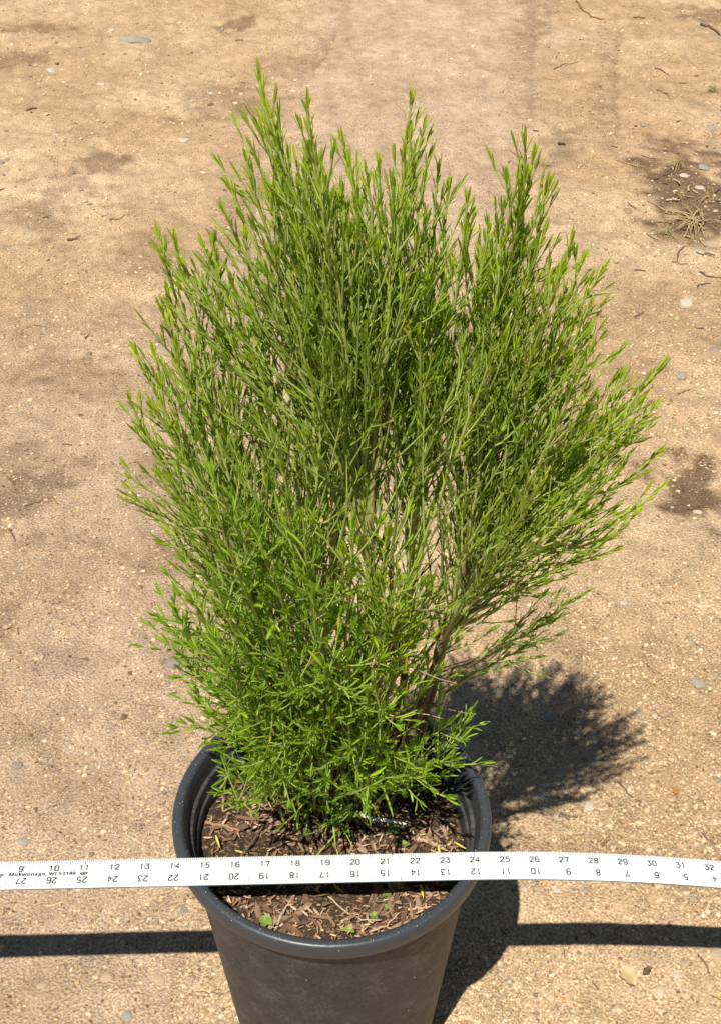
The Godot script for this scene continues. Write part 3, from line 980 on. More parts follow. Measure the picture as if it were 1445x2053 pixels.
func seedling(p: Vector3, s: float, leaves: int, label: String) -> void:
	var t := thing("seedling", label, "seedling", Vector3(p.x, soil_height(p.x, p.z), p.z), rnd(0, TAU))
	var m := tinted(0.5)
	m.backlight_enabled = true
	m.backlight = Color(0.35, 0.5, 0.1)
	var st := Acc.new()
	tube(st, PackedVector3Array([Vector3(0, -0.002, 0), Vector3(0.0004, s * 0.3, 0), Vector3(0, s * 0.62, 0)]), 0.0005, 0.0004, 5, Color(0.20, 0.26, 0.07), Color(0.22, 0.32, 0.07))
	put("stem", st.mesh(), m, t)
	for k in leaves:
		var acc := Acc.new()
		var a := TAU * k / leaves + rnd(-0.3, 0.3)
		var d := Vector3(cos(a), 0.35, sin(a)).normalized()
		var side := Vector3(-sin(a), 0, cos(a))
		var up := side.cross(d)
		var ls := s * rnd(0.7, 1.0)
		var o := Vector3(0, s * rnd(0.45, 0.65), 0)
		var c := Color(0.21, 0.29, 0.06) * rnd(0.7, 1.2)
		for i in 6:
			var f := i / 5.0
			var w := ls * 0.36 * sqrt(maxf(0.02, 1.0 - pow(2.0 * (0.25 + 0.75 * f) - 1.0, 2.0)))
			if i == 0:
				w = ls * 0.06
			for j in 3:
				acc.vert(o + d * ls * f * 0.9 + side * w * (j - 1) + up * (absf(j - 1) * w * 0.25 - f * f * ls * 0.12), up, c)
			if i:
				for j in 2:
					var q := (i - 1) * 3 + j
					acc.quad(q, q + 3, q + 4, q + 1)
		put("leaf", acc.mesh(), m, t)

# ---------------------------------------------------------------- ruler
const RW := 0.0278
func ruler(s: float, w: float, lift := 0.0) -> Vector3:   # s inches from its left end, w metres across (towards the camera)
	var x := CAM.x + (s - 20.18) * INCH
	var z := 0.0632 - 0.0253 * (s - 20.18) * INCH
	var y := POT_H + 0.0011
	if s > 23.6:
		y -= 0.000255 * pow(s - 23.6, 2.0)
	var slope := -0.00051 * maxf(0.0, s - 23.6) / INCH
	# a faint trough across its width
	y -= 0.0010 * pow(2.0 * w / RW, 2.0)
	return Vector3(x - slope * lift, y + lift, z + w)

func ribbon(acc: Acc, pts: Array, closed: bool, width: float, place: Callable) -> void:
	var n := pts.size()
	var first := acc.v.size()
	for k in n:
		var p: Vector2 = pts[k]
		var a: Vector2 = pts[(k - 1 + n) % n] if closed or k > 0 else p
		var b: Vector2 = pts[(k + 1) % n] if closed or k < n - 1 else p
		var d1 := (p - a).normalized() if p != a else (b - p).normalized()
		var d2 := (b - p).normalized() if b != p else d1
		var t := (d1 + d2).normalized()
		if t == Vector2.ZERO:
			t = d1
		var nn := Vector2(-t.y, t.x)
		var m := minf(1.7, 1.0 / maxf(0.4, nn.dot(Vector2(-d1.y, d1.x))))
		acc.vert(place.call(p + nn * width * 0.5 * m), Vector3.UP)
		acc.vert(place.call(p - nn * width * 0.5 * m), Vector3.UP)
	for k in (n if closed else n - 1):
		var i := first + 2 * k
		var j := first + 2 * ((k + 1) % n)
		acc.quad(i, j, j + 1, i + 1)

func digit(c: String) -> Array:                          # strokes in a box 0.6 wide, 1 high: [closed, points...]
	match c:
		"0": return [[true, 0.03, 0.12, 0.14, 0.0, 0.46, 0.0, 0.57, 0.12, 0.57, 0.88, 0.46, 1.0, 0.14, 1.0, 0.03, 0.88]]
		"1": return [[false, 0.10, 0.80, 0.32, 1.0, 0.32, 0.0]]
		"2": return [[false, 0.04, 0.76, 0.04, 0.90, 0.14, 1.0, 0.46, 1.0, 0.57, 0.90, 0.57, 0.66, 0.46, 0.50, 0.06, 0.14, 0.04, 0.02, 0.60, 0.02]]
		"3": return [[false, 0.04, 0.98, 0.54, 0.98, 0.30, 0.60, 0.47, 0.58, 0.57, 0.46, 0.57, 0.12, 0.46, 0.0, 0.14, 0.0, 0.03, 0.12, 0.03, 0.22]]
		"4": return [[false, 0.43, 0.0, 0.43, 0.98, 0.04, 0.34, 0.04, 0.28, 0.60, 0.28]]
		"5": return [[false, 0.55, 0.98, 0.10, 0.98, 0.07, 0.55, 0.45, 0.59, 0.57, 0.48, 0.57, 0.12, 0.46, 0.0, 0.14, 0.0, 0.03, 0.12]]
		"6": return [[false, 0.56, 0.84, 0.47, 1.0, 0.14, 1.0, 0.03, 0.88, 0.03, 0.12, 0.14, 0.0, 0.46, 0.0, 0.57, 0.12, 0.57, 0.46, 0.46, 0.57, 0.08, 0.55]]
		"7": return [[false, 0.04, 0.82, 0.04, 0.98, 0.57, 0.98, 0.24, 0.0]]
		"8": return [[true, 0.14, 0.53, 0.06, 0.63, 0.06, 0.90, 0.15, 1.0, 0.45, 1.0, 0.54, 0.90, 0.54, 0.63, 0.46, 0.53], [true, 0.14, 0.49, 0.03, 0.38, 0.03, 0.12, 0.14, 0.0, 0.46, 0.0, 0.57, 0.12, 0.57, 0.38, 0.46, 0.49]]
	return [[false, 0.04, 0.16, 0.13, 0.0, 0.46, 0.0, 0.57, 0.12, 0.57, 0.88, 0.46, 1.0, 0.14, 1.0, 0.03, 0.88, 0.03, 0.54, 0.14, 0.43, 0.52, 0.45]]

func numeral(text: String, s: float, w: float, h: float, flipped: bool, parent: Node, ink: Material) -> void:
	var acc := Acc.new()
	var cell := h * 0.62
	var gap := h * 0.30                                    # the inch line runs between the two digits
	for k in text.length():
		var x0 := -cell - gap * 0.5 if k == 0 else gap * 0.5
		for st in digit(text[k]):
			var pts := []
			for q in range(1, st.size(), 2):
				pts.append(Vector2(x0 + st[q] * h, (st[q + 1] - 0.5) * h))
			var sg := -1.0 if flipped else 1.0
			ribbon(acc, pts, st[0], h * 0.165, func(p: Vector2) -> Vector3: return ruler(s + sg * p.x / INCH, w - sg * p.y, 0.00035))
	put("numeral", acc.mesh(), ink, parent)

func build_ruler() -> void:
	var t := thing("ruler", "white inch ruler laid across the pot's rim", "ruler")
	var white := matt(lin(0.73, 0.78, 0.84), 0.36)
	white.albedo_texture = noise_texture(41, 512, 0.012, Color(0.90, 0.905, 0.91), Color(1, 1, 1), 6)
	white.uv1_triplanar = true
	white.uv1_scale = Vector3(4, 4, 9)
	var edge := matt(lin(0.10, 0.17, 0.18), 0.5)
	var ink := matt(lin(0.012, 0.013, 0.016), 0.6)
	var acc := Acc.new()
	var n := 144
	for k in n + 1:
		var s := 36.0 * k / n
		for j in 7:
			var w := j / 6.0 - 0.5
			acc.vert(ruler(s, w * RW), Vector3(0.00051 * maxf(0.0, s - 23.6) / INCH, 1, 0.008 * w / RW).normalized())
	for k in n:
		for j in 6:
			acc.quad(7 * k + j, 7 * k + 7 + j, 7 * k + 8 + j, 7 * k + 1 + j)
	# underside
	var under := acc.v.size()
	for k in n + 1:
		var s := 36.0 * k / n
		for w in [-0.5, 0.5]:
			acc.vert(ruler(s, w * RW, -0.0011), Vector3.DOWN)
	for k in n:
		acc.quad(under + 2 * k, under + 2 * k + 1, under + 2 * k + 3, under + 2 * k + 2)
	put("strip", acc.mesh(), white, t)
	for side in [-0.5, 0.5]:
		var e := Acc.new()
		for k in n + 1:
			var s := 36.0 * k / n
			e.vert(ruler(s, side * RW, -0.0002), Vector3(0, 0, signf(side)))
			e.vert(ruler(s, side * (RW + 0.0004), -0.0009), Vector3(0, 0, signf(side)))
			if k:
				e.quad(2 * k - 2, 2 * k, 2 * k + 1, 2 * k - 1)
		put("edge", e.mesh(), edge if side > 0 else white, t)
	var ticks := Acc.new()
	var line := func(s: float, a: float, b: float, width: float) -> void:
		var k := ticks.v.size()
		for q in [[-0.5, a], [0.5, a], [0.5, b], [-0.5, b]]:
			ticks.vert(ruler(s + q[0] * width / INCH, (q[1] - 0.5) * RW, 0.0003), Vector3.UP)
		ticks.quad(k, k + 1, k + 2, k + 3)
	for k in range(1, 36 * 16):
		var s := k / 16.0
		var l := 0.085
		var w := 0.00022
		if k % 16 == 0:
			l = 0.37
			w = 0.00026
		elif k % 8 == 0: l = 0.185
		elif k % 4 == 0: l = 0.14
		elif k % 2 == 0: l = 0.105
		line.call(s, 0.012, 0.012 + l, w)
		if k % 2 == 0:
			l = 0.095
			if k % 16 == 0: l = 0.33
			elif k % 8 == 0: l = 0.20
			elif k % 4 == 0: l = 0.12
			line.call(s, 0.955 - l, 0.955, w)
	var faint := matt(lin(0.06, 0.065, 0.07), 0.6)
	put("inch_marks", ticks.mesh(), faint, t)
	for k in range(1, 36):
		numeral(str(k), k, (0.305 - 0.5) * RW, RW * 0.185, false, t, ink)
		numeral(str(36 - k), k, (0.735 - 0.5) * RW, RW * 0.185, true, t, ink)
	# maker's line, as far as it shows
	var tm := TextMesh.new()
	var f := SystemFont.new()
	f.font_names = PackedStringArray(["Droid Sans"])
	f.font_weight = 700
	f.font_italic = true
	tm.font = f
	tm.text = "rp.  Mukwonago, WI 53149"
	tm.font_size = 32
	tm.pixel_size = 0.0001
	tm.depth = 0.0
	var box := tm.get_aabb()
	var o := put("lettering", tm, ink, t)
	var goal := 2.56 * INCH
	var k := goal / box.size.x
	var mid := ruler(9.46, 0.0002, 0.0004)
	o.transform = Transform3D(Basis(Vector3.UP, 0.0253) * Basis(Vector3.RIGHT, -PI / 2) * Basis.from_scale(Vector3(k, k * 0.86, 1)), mid)
	# round emblem: a dark oval with pale strokes through it
	var em := Acc.new()
	var c0 := em.vert(ruler(11.02, 0.0002, 0.0003), Vector3.UP)
	for i in 24:
		var a := TAU * i / 24
		em.vert(ruler(11.02 + 0.125 * cos(a) + 0.03 * sin(a), 0.0002 - 0.0016 * sin(a), 0.0003), Vector3.UP)
	for i in 24:
		em.tri(c0, c0 + 1 + (i + 1) % 24, c0 + 1 + i)
	put("emblem", em.mesh(), ink, t)
	var es := Acc.new()
	for q in [[[-0.08, -0.0004], [-0.02, -0.0006], [-0.03, 0.0], [-0.08, 0.0002], [-0.07, 0.0008]], [[0.0, 0.0009], [0.02, -0.0006], [0.07, -0.0005], [0.06, 0.0001], [0.02, 0.0002]], [[0.05, 0.0008], [0.1, 0.0006]]]:
		var pts := []
		for p in q:
			pts.append(Vector2(p[0] * INCH, p[1]))
		ribbon(es, pts, false, 0.00026, func(p: Vector2) -> Vector3: return ruler(11.02 + p.x / INCH, -p.y, 0.00045))
	put("emblem_strokes", es.mesh(), white, t)
	var worn := matt(lin(0.42, 0.46, 0.50), 0.5)
	for q in 16:
		var sc := Acc.new()
		var at := 9.0 + 23.0 * rnd()
		var ww := rnd(-0.42, 0.42) * RW
		var d2 := Vector2(rnd(-1, 1), rnd(-0.4, 0.4)).normalized() * rnd(0.003, 0.014)
		d2.y = clampf(d2.y, -0.002, 0.002)
		if absf(ww) + absf(d2.y) > 0.46 * RW:
			continue
		ribbon(sc, [-d2, Vector2(0.0, 0.0003), d2], false, rnd(0.00012, 0.0003), func(p: Vector2) -> Vector3: return ruler(at + p.x / INCH, ww - p.y, 0.0002))
		put("scratch", sc.mesh(), worn, t)
	# scuffs
	for q in [[21.52, 0.93, 0.0004, 0.0024, 0.05], [27.35, 0.80, 0.0005, 0.0026, 0.6], [23.3, 0.88, 0.0003, 0.0030, -0.9], [23.55, 0.10, 0.0003, 0.0018, 0.5]]:
		var sc := Acc.new()
		var d: Vector2 = Vector2(sin(q[4]), cos(q[4])) * q[3] * 0.5
		ribbon(sc, [Vector2(-d.x, -d.y), Vector2(0.0001, 0), Vector2(d.x, d.y)], false, q[2], func(p: Vector2) -> Vector3: return ruler(q[0] + p.x / INCH, (q[1] - 0.5) * RW - p.y, 0.0005))
		put("scuff", sc.mesh(), faint, t)

# ---------------------------------------------------------------- shrub
var leaf_x := []      # [Transform3D, Color, length]
var twig_x := []      # [points, r0, r1, c0, c1]
const ROOT := Vector3(0.0, SOIL_Y, -0.045)

func leaf_mesh(bow: float) -> ArrayMesh:                 # 1 long along y, 1 wide along x, its face along z
	var acc := Acc.new()
	var n := 5
	var prof := [0.32, 0.62, 0.88, 1.0, 0.90, 0.36]
	for i in n + 1:
		var f := float(i) / n
		var w: float = prof[i] * 0.5
		var z := bow * f * f
		var nz := Vector3(0, -2.0 * bow * f, 1).normalized()
		var mid := Color.WHITE
		acc.vert(Vector3(-w, f, z + w * 0.05), (nz + Vector3(0.45, 0, 0)).normalized(), mid)
		acc.vert(Vector3(0, f, z), nz, mid)
		acc.vert(Vector3(w, f, z + w * 0.05), (nz - Vector3(0.45, 0, 0)).normalized(), mid)
	for i in n:
		for j in 2:
			var k := i * 3 + j
			acc.quad(k, k + 3, k + 4, k + 1)
	return acc.mesh()

func leaf(p: Vector3, d: Vector3, up: Vector3, l: float, w: float, c: Color) -> void:
	var tip := p + d * l
	if tip.z > 0.030 and tip.z < 0.095 and tip.y > POT_H - 0.022 and tip.y < POT_H + 0.05:
		return                                             # the ruler lies here
	var x := d.cross(up).normalized()
	if x.length() < 0.5:
		x = d.cross(Vector3(0.3, 0.1, 0.9)).normalized()
	var z := x.cross(d)
	leaf_x.append([Transform3D(Basis(x * w, d * l, z * l), p), c * rnd(0.86, 1.14), l])

func leafy(pts: PackedVector3Array, from: float, gap: float, l0: float, l1: float, wide: float, c0: Color, c1: Color, spread: float, crown := true) -> void:
	var total := span(pts)
	var many := int(total * (1.0 - from) / gap)
	var turn := rnd(0, TAU)
	for k in many:
		var f := lerpf(from, 1.0, (k + rnd(0, 0.9)) / maxf(1.0, many))
		var d := heading(pts, f)
		turn += 2.4
		var out := across(d, turn)
		var sp := spread * rnd(0.7, 1.3) * (1.0 - 0.40 * f)
		var dd := (d * cos(sp) + out * sin(sp) + Vector3.UP * 0.10).normalized()
		var l := lerpf(l0, l1, f) * rnd(0.55, 1.2)
		var ww := wide * rnd(0.65, 1.25)
		if wide > 0.00185 and f < 0.8 and rnd() < 0.10:
			l *= rnd(1.25, 1.75)
			ww *= rnd(1.2, 1.7)
		var col := c0.lerp(c1, clampf(f + rnd(-0.35, 0.35), 0, 1))
		var luck := rnd()
		if luck < 0.012:
			col = Color(0.62, 0.50, 0.06)                      # a yellowed leaf
		elif luck < 0.030:
			col = Color(0.30, 0.21, 0.11)                      # a withered one
		leaf(along(pts, f), dd, d, l, ww, col)
	if crown:
		var d := heading(pts, 1.0)
		var tip := pts[pts.size() - 1]
		for k in 4:
			var out := across(d, turn + k * 1.6)
			var sp := rnd(0.04, 0.30)
			leaf(tip - d * rnd(0, 0.004), (d * cos(sp) + out * sin(sp)).normalized(), out, l1 * rnd(0.6, 1.05), wide * rnd(0.7, 1.05), c1)

const OLD := Color(0.270, 0.375, 0.130)
const MID := Color(0.345, 0.500, 0.050)
const NEW := Color(0.560, 0.690, 0.024)
const BASAL := Color(0.270, 0.480, 0.060)
const WOOD := Color(0.30, 0.205, 0.135)
const TAN := Color(0.47, 0.36, 0.21)
const STALK := Color(0.32, 0.40, 0.085)

func branch(a: Vector3, da: Vector3, tip: Vector3, r0: float, density: float, fresh: float) -> void:
	var l := a.distance_to(tip)
	var straight := (tip - a).normalized()
	tip -= straight * 0.011
	l = a.distance_to(tip)
	var end := (straight + Vector3.UP * rnd(0.0, 0.30) + Vector3(rnd(-1, 1), rnd(-0.5, 0.5), rnd(-1, 1)) * 0.10).normalized()
	var pts := bezier(a, a + da * l * 0.33, tip - end * l * 0.33, tip, 12)
	for k in range(1, 12):
		pts[k] += Vector3(rnd(-1, 1), 0, rnd(-1, 1)) * 0.0018
	twig_x.append([pts, r0, 0.0008, TAN.lerp(STALK, clampf(fresh, 0.0, 1.0) * 0.5), STALK])
	var old := OLD.lerp(MID, clampf(fresh, 0.0, 1.0) * 0.8)
	var young := MID.lerp(NEW, clampf(0.35 + 0.65 * fresh, 0.0, 1.0))
	young = young.lerp(OLD, rnd(0.0, 0.26)) * rnd(0.92, 1.1)
	leafy(pts, 0.42, 0.0047, 0.010, 0.0150, 0.0020, old, young, 0.42)
	# branchlets, steep, the lower ones longer
	var many := int(l / 0.0255 * density)
	var turn := rnd(0, TAU)
	for k in many:
		var f := lerpf(0.16, 0.95, (k + rnd(0, 0.8)) / many)
		turn += 2.4
		var p := along(pts, f)
		var d := heading(pts, f)
		var out := across(d, turn)
		var bl := clampf(l * (1.0 - f) * rnd(0.35, 0.75), 0.020, 0.13) * rnd(0.8, 1.15)
		var sp := rnd(0.28, 0.58)
		var dd := (d * cos(sp) + out * sin(sp)).normalized()
		var e := (dd + d * 0.5 + Vector3.UP * 0.22).normalized()
		var bp := bezier(p, p + dd * bl * 0.4, p + dd * bl * 0.55 + e * bl * 0.15, p + (dd * 0.62 + e * 0.42).normalized() * bl, 5)
		var g := clampf(f * 0.75 + rnd(-0.15, 0.3), 0, 1)
		twig_x.append([bp, 0.00085, 0.00045, STALK.lerp(OLD, 0.4), STALK])
		leafy(bp, 0.08, 0.0068, 0.0100, 0.0150, 0.0014, old.lerp(MID, g * 0.5), old.lerp(young, g), 0.42)
		# side shoots on the longer ones
		if bl > 0.045:
			for j in 1:
				var ff := rnd(0.25, 0.85)
				var q := along(bp, ff)
				var d2 := heading(bp, ff)
				var o2 := across(d2, rnd(0, TAU))
				var l2 := rnd(0.014, 0.034)
				var e2 := (d2 * 0.8 + o2 * 0.6).normalized()
				var sp2 := bezier(q, q + e2 * l2 * 0.4, q + e2 * l2 * 0.7 + Vector3.UP * l2 * 0.05, q + (e2 + Vector3.UP * 0.2).normalized() * l2, 3)
				twig_x.append([sp2, 0.0006, 0.0004, STALK.lerp(OLD, 0.4), STALK])
				leafy(sp2, 0.1, 0.0070, 0.009, 0.013, 0.0015, old.lerp(MID, g * 0.5), old.lerp(young, g * 0.9), 0.42)

func in_outline(p: Vector2, poly: PackedVector2Array) -> bool:
	return Geometry2D.is_point_in_polygon(p, poly)

func build_shrub() -> void:
	var t := thing("shrub", "bushy green shrub with narrow leaves growing in the black pot", "shrub", ROOT)
	# woody stems: points as pixel and depth
	var stems := []
	for e in [
			[[[624, 1565, -0.045], [626, 1440, -0.048], [618, 1280, -0.05], [608, 1080, -0.05], [590, 860, -0.055]], 0.0062, 0.0022],
			[[[800, 1540, -0.045], [838, 1440, -0.05], [872, 1335, -0.05], [905, 1225, -0.05], [955, 1075, -0.045], [1012, 945, -0.045], [1075, 820, -0.045]], 0.0072, 0.0020],
			[[[775, 1560, -0.05], [800, 1420, -0.06], [822, 1260, -0.065], [828, 1040, -0.07], [820, 820, -0.075], [826, 600, -0.08]], 0.0058, 0.0018],
			[[[690, 1570, -0.04], [712, 1400, -0.035], [758, 1230, -0.03], [738, 1060, -0.025], [706, 840, -0.03], [680, 640, -0.035], [655, 480, -0.04]], 0.0060, 0.0017],
			[[[650, 1575, -0.06], [640, 1420, -0.09], [660, 1200, -0.12], [700, 900, -0.14], [740, 640, -0.15]], 0.0055, 0.0016],
			[[[640, 1580, -0.035], [600, 1460, -0.03], [545, 1290, -0.03], [490, 1090, -0.03], [440, 900, -0.04]], 0.0052, 0.0017],
			[[[815, 1530, -0.05], [860, 1400, -0.07], [890, 1290, -0.08], [945, 1060, -0.10], [1000, 760, -0.11], [1040, 560, -0.11]], 0.0056, 0.0016],
			[[[720, 1590, -0.03], [745, 1470, -0.005], [770, 1300, 0.015], [790, 1110, 0.025], [800, 920, 0.03]], 0.0050, 0.0017],
			[[[660, 1595, -0.03], [650, 1480, -0.005], [630, 1290, 0.01], [610, 1100, 0.02], [600, 920, 0.02]], 0.0048, 0.0016]]:
		var raw := PackedVector3Array()
		for q in e[0]:
			raw.append(upright(q[0], q[1], q[2]))
		raw[0].y = minf(raw[0].y, SOIL_Y - 0.01)
		var c := Curve3D.new()
		for k in raw.size():
			var tan_ := (raw[mini(k + 1, raw.size() - 1)] - raw[maxi(k - 1, 0)]) * 0.18
			c.add_point(raw[k], -tan_, tan_)
		var pts := PackedVector3Array()
		for k in 33:
			var p := c.sample_baked(c.get_baked_length() * k / 32.0)
			pts.append(p + Vector3(soft.get_noise_2d(k * 22.0, e[1] * 90000.0), 0, soft.get_noise_2d(k * 22.0 + 500.0, e[1] * 90000.0)) * 0.004)
		stems.append(pts)
		var acc := Acc.new()
		var local := PackedVector3Array()
		for p in pts:
			local.append(p - ROOT)
		var half := local.slice(0, 17)
		var upper := local.slice(16)
		var slim := 0.92 if stems.size() == 2 else 0.74
		tube(acc, half, e[1] * slim, lerpf(e[1], e[2], 0.55) * slim, 9, WOOD, WOOD.lerp(TAN, 0.6), 0.35)
		tube(acc, upper, lerpf(e[1], e[2], 0.55) * slim, 0.0006, 7, WOOD.lerp(TAN, 0.6), STALK, 0.2)
		put("stem", acc.mesh(), M.bark, t)
	# tips: first those that make the outline, with how far each stands before or behind the root
	var tips := []
	for q in [[512, 122, -.06], [520, 165, -.05], [612, 182, -.03], [620, 240, -.05], [552, 250, -.08], [536, 205, -.07], [484, 290, -.03], [452, 350, -.05], [440, 400, -.02], [683, 262, -.09], [700, 300, -.06], [735, 318, -.03], [760, 300, -.10], [828, 174, -.08], [852, 225, -.10], [812, 285, -.05], [880, 310, -.07], [900, 350, -.10], [940, 378, -.05], [590, 300, -.10], [645, 330, -.12],
			[312, 448, -.09], [306, 482, -.05], [345, 460, -.11], [395, 470, -.03], [425, 475, -.08], [316, 600, -.03], [330, 560, -.08], [262, 682, -.03], [300, 690, -.06], [250, 785, -.02], [275, 830, -.06], [300, 800, .0], [236, 962, -.03], [330, 950, .02], [290, 1000, -.08], [345, 1060, .0], [360, 1110, -.05],
			[1056, 255, -.07], [1072, 290, -.08], [1040, 330, -.05], [1100, 350, -.09], [985, 440, -.07], [1100, 440, -.05], [1152, 462, -.05], [1130, 520, -.02], [1175, 500, -.09], [1216, 520, -.06], [1190, 590, -.03], [1195, 680, -.02], [1240, 745, -.05], [1258, 735, -.08], [1338, 720, -.05], [1310, 740, -.07], [1300, 790, -.03], [1325, 800, -.06], [1280, 830, -.02], [1336, 890, -.04], [1342, 966, -.03], [1250, 930, .01], [1290, 1022, -.05], [1240, 1070, -.05], [1180, 1010, .0], [1090, 960, .05]]:
		tips.append([upright(q[0], q[1], q[2] + rnd(-0.02, 0.02)), 1.0, true, q[1]])
	var poly := PackedVector2Array([Vector2(515, 240), Vector2(612, 260), Vector2(700, 360), Vector2(828, 260), Vector2(890, 370), Vector2(950, 560), Vector2(1010, 620), Vector2(1060, 330), Vector2(1110, 480), Vector2(1180, 600), Vector2(1230, 760), Vector2(1250, 900), Vector2(1180, 980), Vector2(1060, 1050), Vector2(960, 1110), Vector2(860, 1200), Vector2(620, 1270), Vector2(420, 1180), Vector2(350, 1020), Vector2(310, 830), Vector2(350, 680), Vector2(345, 520), Vector2(460, 430)])
	var made := 0
	while made < 44:
		var u := rnd(250, 1300)
		var v := rnd(200, 1270)
		if v < 560.0 or not in_outline(Vector2(u, v), poly):
			continue
		var deep := clampf((1700.0 - v) / 1300.0, 0.0, 1.0)
		var z := ROOT.z + rng.randfn(0.0, 0.068) * (0.45 + 0.75 * deep) - 0.01
		var p := upright(u, v, z)
		if p.y < SOIL_Y + 0.14:
			continue
		tips.append([p, clampf(0.55 + (900.0 - v) / 1500.0, 0.12, 0.9), false, v])
		made += 1
	for q in [[512, 122], [612, 182], [560, 240], [735, 318], [828, 174], [852, 225], [1058, 255], [1058, 255], [312, 448], [1150, 460], [1216, 520], [900, 350], [452, 350], [690, 262], [1338, 720]]:
		for k in 3:                                            # lower shoots gather round each spire
			var f := rnd(0.06, 0.34)
			var p := Vector2(q[0], q[1]).lerp(Vector2(720, 1330), f) + Vector2(rnd(-24, 24), rnd(-12, 12))
			tips.append([upright(p.x, p.y, ROOT.z - 0.02 + rng.randfn(0.0, 0.035)), rnd(0.55, 1.0), false, p.y])
	for e in tips:
		var tip: Vector3 = e[0]
		# the stem that leads best to it
		var best := 0
		var score := 1e9
		for k in stems.size():
			var st: PackedVector3Array = stems[k]
			for j in range(8, 33, 4):
				var q := st[j]
				if q.y < tip.y - 0.05:
					var s := q.distance_to(tip) + absf(q.x - tip.x) * 0.4 + rnd(0, 0.08)
					if s < score:
						score = s
						best = k
		var right_side: bool = tip.x > 0.17 and not (e.size() > 4)
		if right_side and best != 6:
			best = 1
		var st2: PackedVector3Array = stems[best]
		var start := 0
		var reach := clampf((tip.y - SOIL_Y) * rnd(0.45, 0.66), 0.07, 0.30)
		if absf(tip.x - ROOT.x) > 0.15:
			reach *= 1.15
		for j in 32:
			if st2[j].distance_to(tip) > reach and st2[j].y < tip.y - reach * 0.35:
				start = j
		start = maxi(start, 15 if right_side else 3)
		var a := st2[start]
		var da := (heading(st2, start / 32.0) * 0.6 + (tip - a).normalized() * 0.7).normalized()
		branch(a, da, tip, 0.0021 if e[2] else 0.0017, 1.0, e[1])
	# drooping dark side shoot at right, low down
	for q in [[1172, 1190, -.03, 890, 1350], [1096, 1160, -.03, 905, 1260], [1060, 1292, -.05, 880, 1385], [1120, 1232, -.045, 892, 1350], [960, 1340, -.06, 850, 1420]]:
		var a := upright(q[3], q[4], -0.05)
		var tip := upright(q[0], q[1], q[2])
		branch(a, ((tip - a).normalized() + Vector3(0.25, -0.10, 0)).normalized(), tip, 0.0016, 2.0, -0.35)
	# leafy shoots from the base, with broader leaves
	for q in [[440, 1528, .035], [470, 1478, .0], [432, 1462, -.05], [386, 1400, -.04], [404, 1418, .0], [378, 1330, -.05], [345, 1288, -.05], [352, 1240, -.02], [322, 1178, -.05], [358, 1150, -.02], [390, 1210, .02], [420, 1290, .03], [450, 1370, .03], [500, 1420, .05], [505, 1540, .06], [520, 1600, .06], [560, 1560, .07], [588, 1650, .03], [612, 1672, .03], [640, 1668, .025], [670, 1650, .03], [700, 1630, .03], [745, 1580, .07], [790, 1570, .03], [815, 1560, .04], [850, 1530, .02], [885, 1560, -.01], [900, 1520, -.02], [945, 1428, -.05], [935, 1475, -.03], [610, 1480, .08], [660, 1420, .08], [560, 1460, .07], [700, 1500, .08], [770, 1480, .06], [650, 1560, .075], [520, 1340, .05], [580, 1360, .07], [740, 1380, .07], [460, 1250, .03], [640, 1320, .09], [700, 1300, .08], [540, 1240, .06], [480, 1560, .05], [545, 1510, .06], [600, 1590, .06], [690, 1580, .07], [780, 1530, .05], [430, 1330, .0], [480, 1450, .03], [530, 1450, .05]]:
		var tip := upright(q[0], q[1], q[2] + rnd(-0.015, 0.015))
		tip.y = maxf(tip.y, SOIL_Y + 0.018)
		tip = tip.lerp(ROOT + Vector3(tip.x * 0.4, 0.05, 0), 0.13 if tip.x < -0.10 and tip.y > SOIL_Y + 0.08 else 0.06)
		for twice in (2 if q[0] % 3 else 1):
			if twice:
				tip += Vector3(rnd(-0.022, 0.022), rnd(-0.012, 0.02), rnd(-0.03, 0.02))
				tip.y = maxf(tip.y, SOIL_Y + 0.02)
			var a := ROOT + Vector3(clampf(tip.x * 0.45, -0.05, 0.06) + rnd(-0.015, 0.015), 0.0, rnd(-0.02, 0.03))
			a.y = SOIL_Y + clampf((tip.y - SOIL_Y) * rnd(0.0, 0.45), 0.0, 0.16)
			var l := a.distance_to(tip)
			var pts := bezier(a, a + Vector3(0, l * 0.45, 0), tip - ((tip - a).normalized() + Vector3(0, 0.25, 0)).normalized() * l * 0.3, tip, 8)
			twig_x.append([pts, 0.0014, 0.0007, TAN, STALK])
			leafy(pts, 0.22, 0.0068, 0.014, 0.018, 0.0022, BASAL.lerp(OLD, 0.5), BASAL.lerp(NEW, 0.35), 0.70)
			var turn := rnd(0, TAU)
			for k in int(l / 0.022):
				var f := rnd(0.25, 0.95)
				turn += 2.4
				var d := heading(pts, f)
				var p := along(pts, f)
				var dd := (d * 0.75 + across(d, turn) * 0.75).normalized()
				var bl := rnd(0.02, 0.045)
				var bp := bezier(p, p + dd * bl * 0.4, p + dd * bl * 0.7, p + (dd + Vector3.UP * 0.15).normalized() * bl, 3)
				twig_x.append([bp, 0.0008, 0.0005, STALK, STALK])
				leafy(bp, 0.1, 0.0080, 0.012, 0.0155, 0.0019, BASAL.lerp(OLD, 0.35), BASAL.lerp(NEW, 0.3), 0.75)
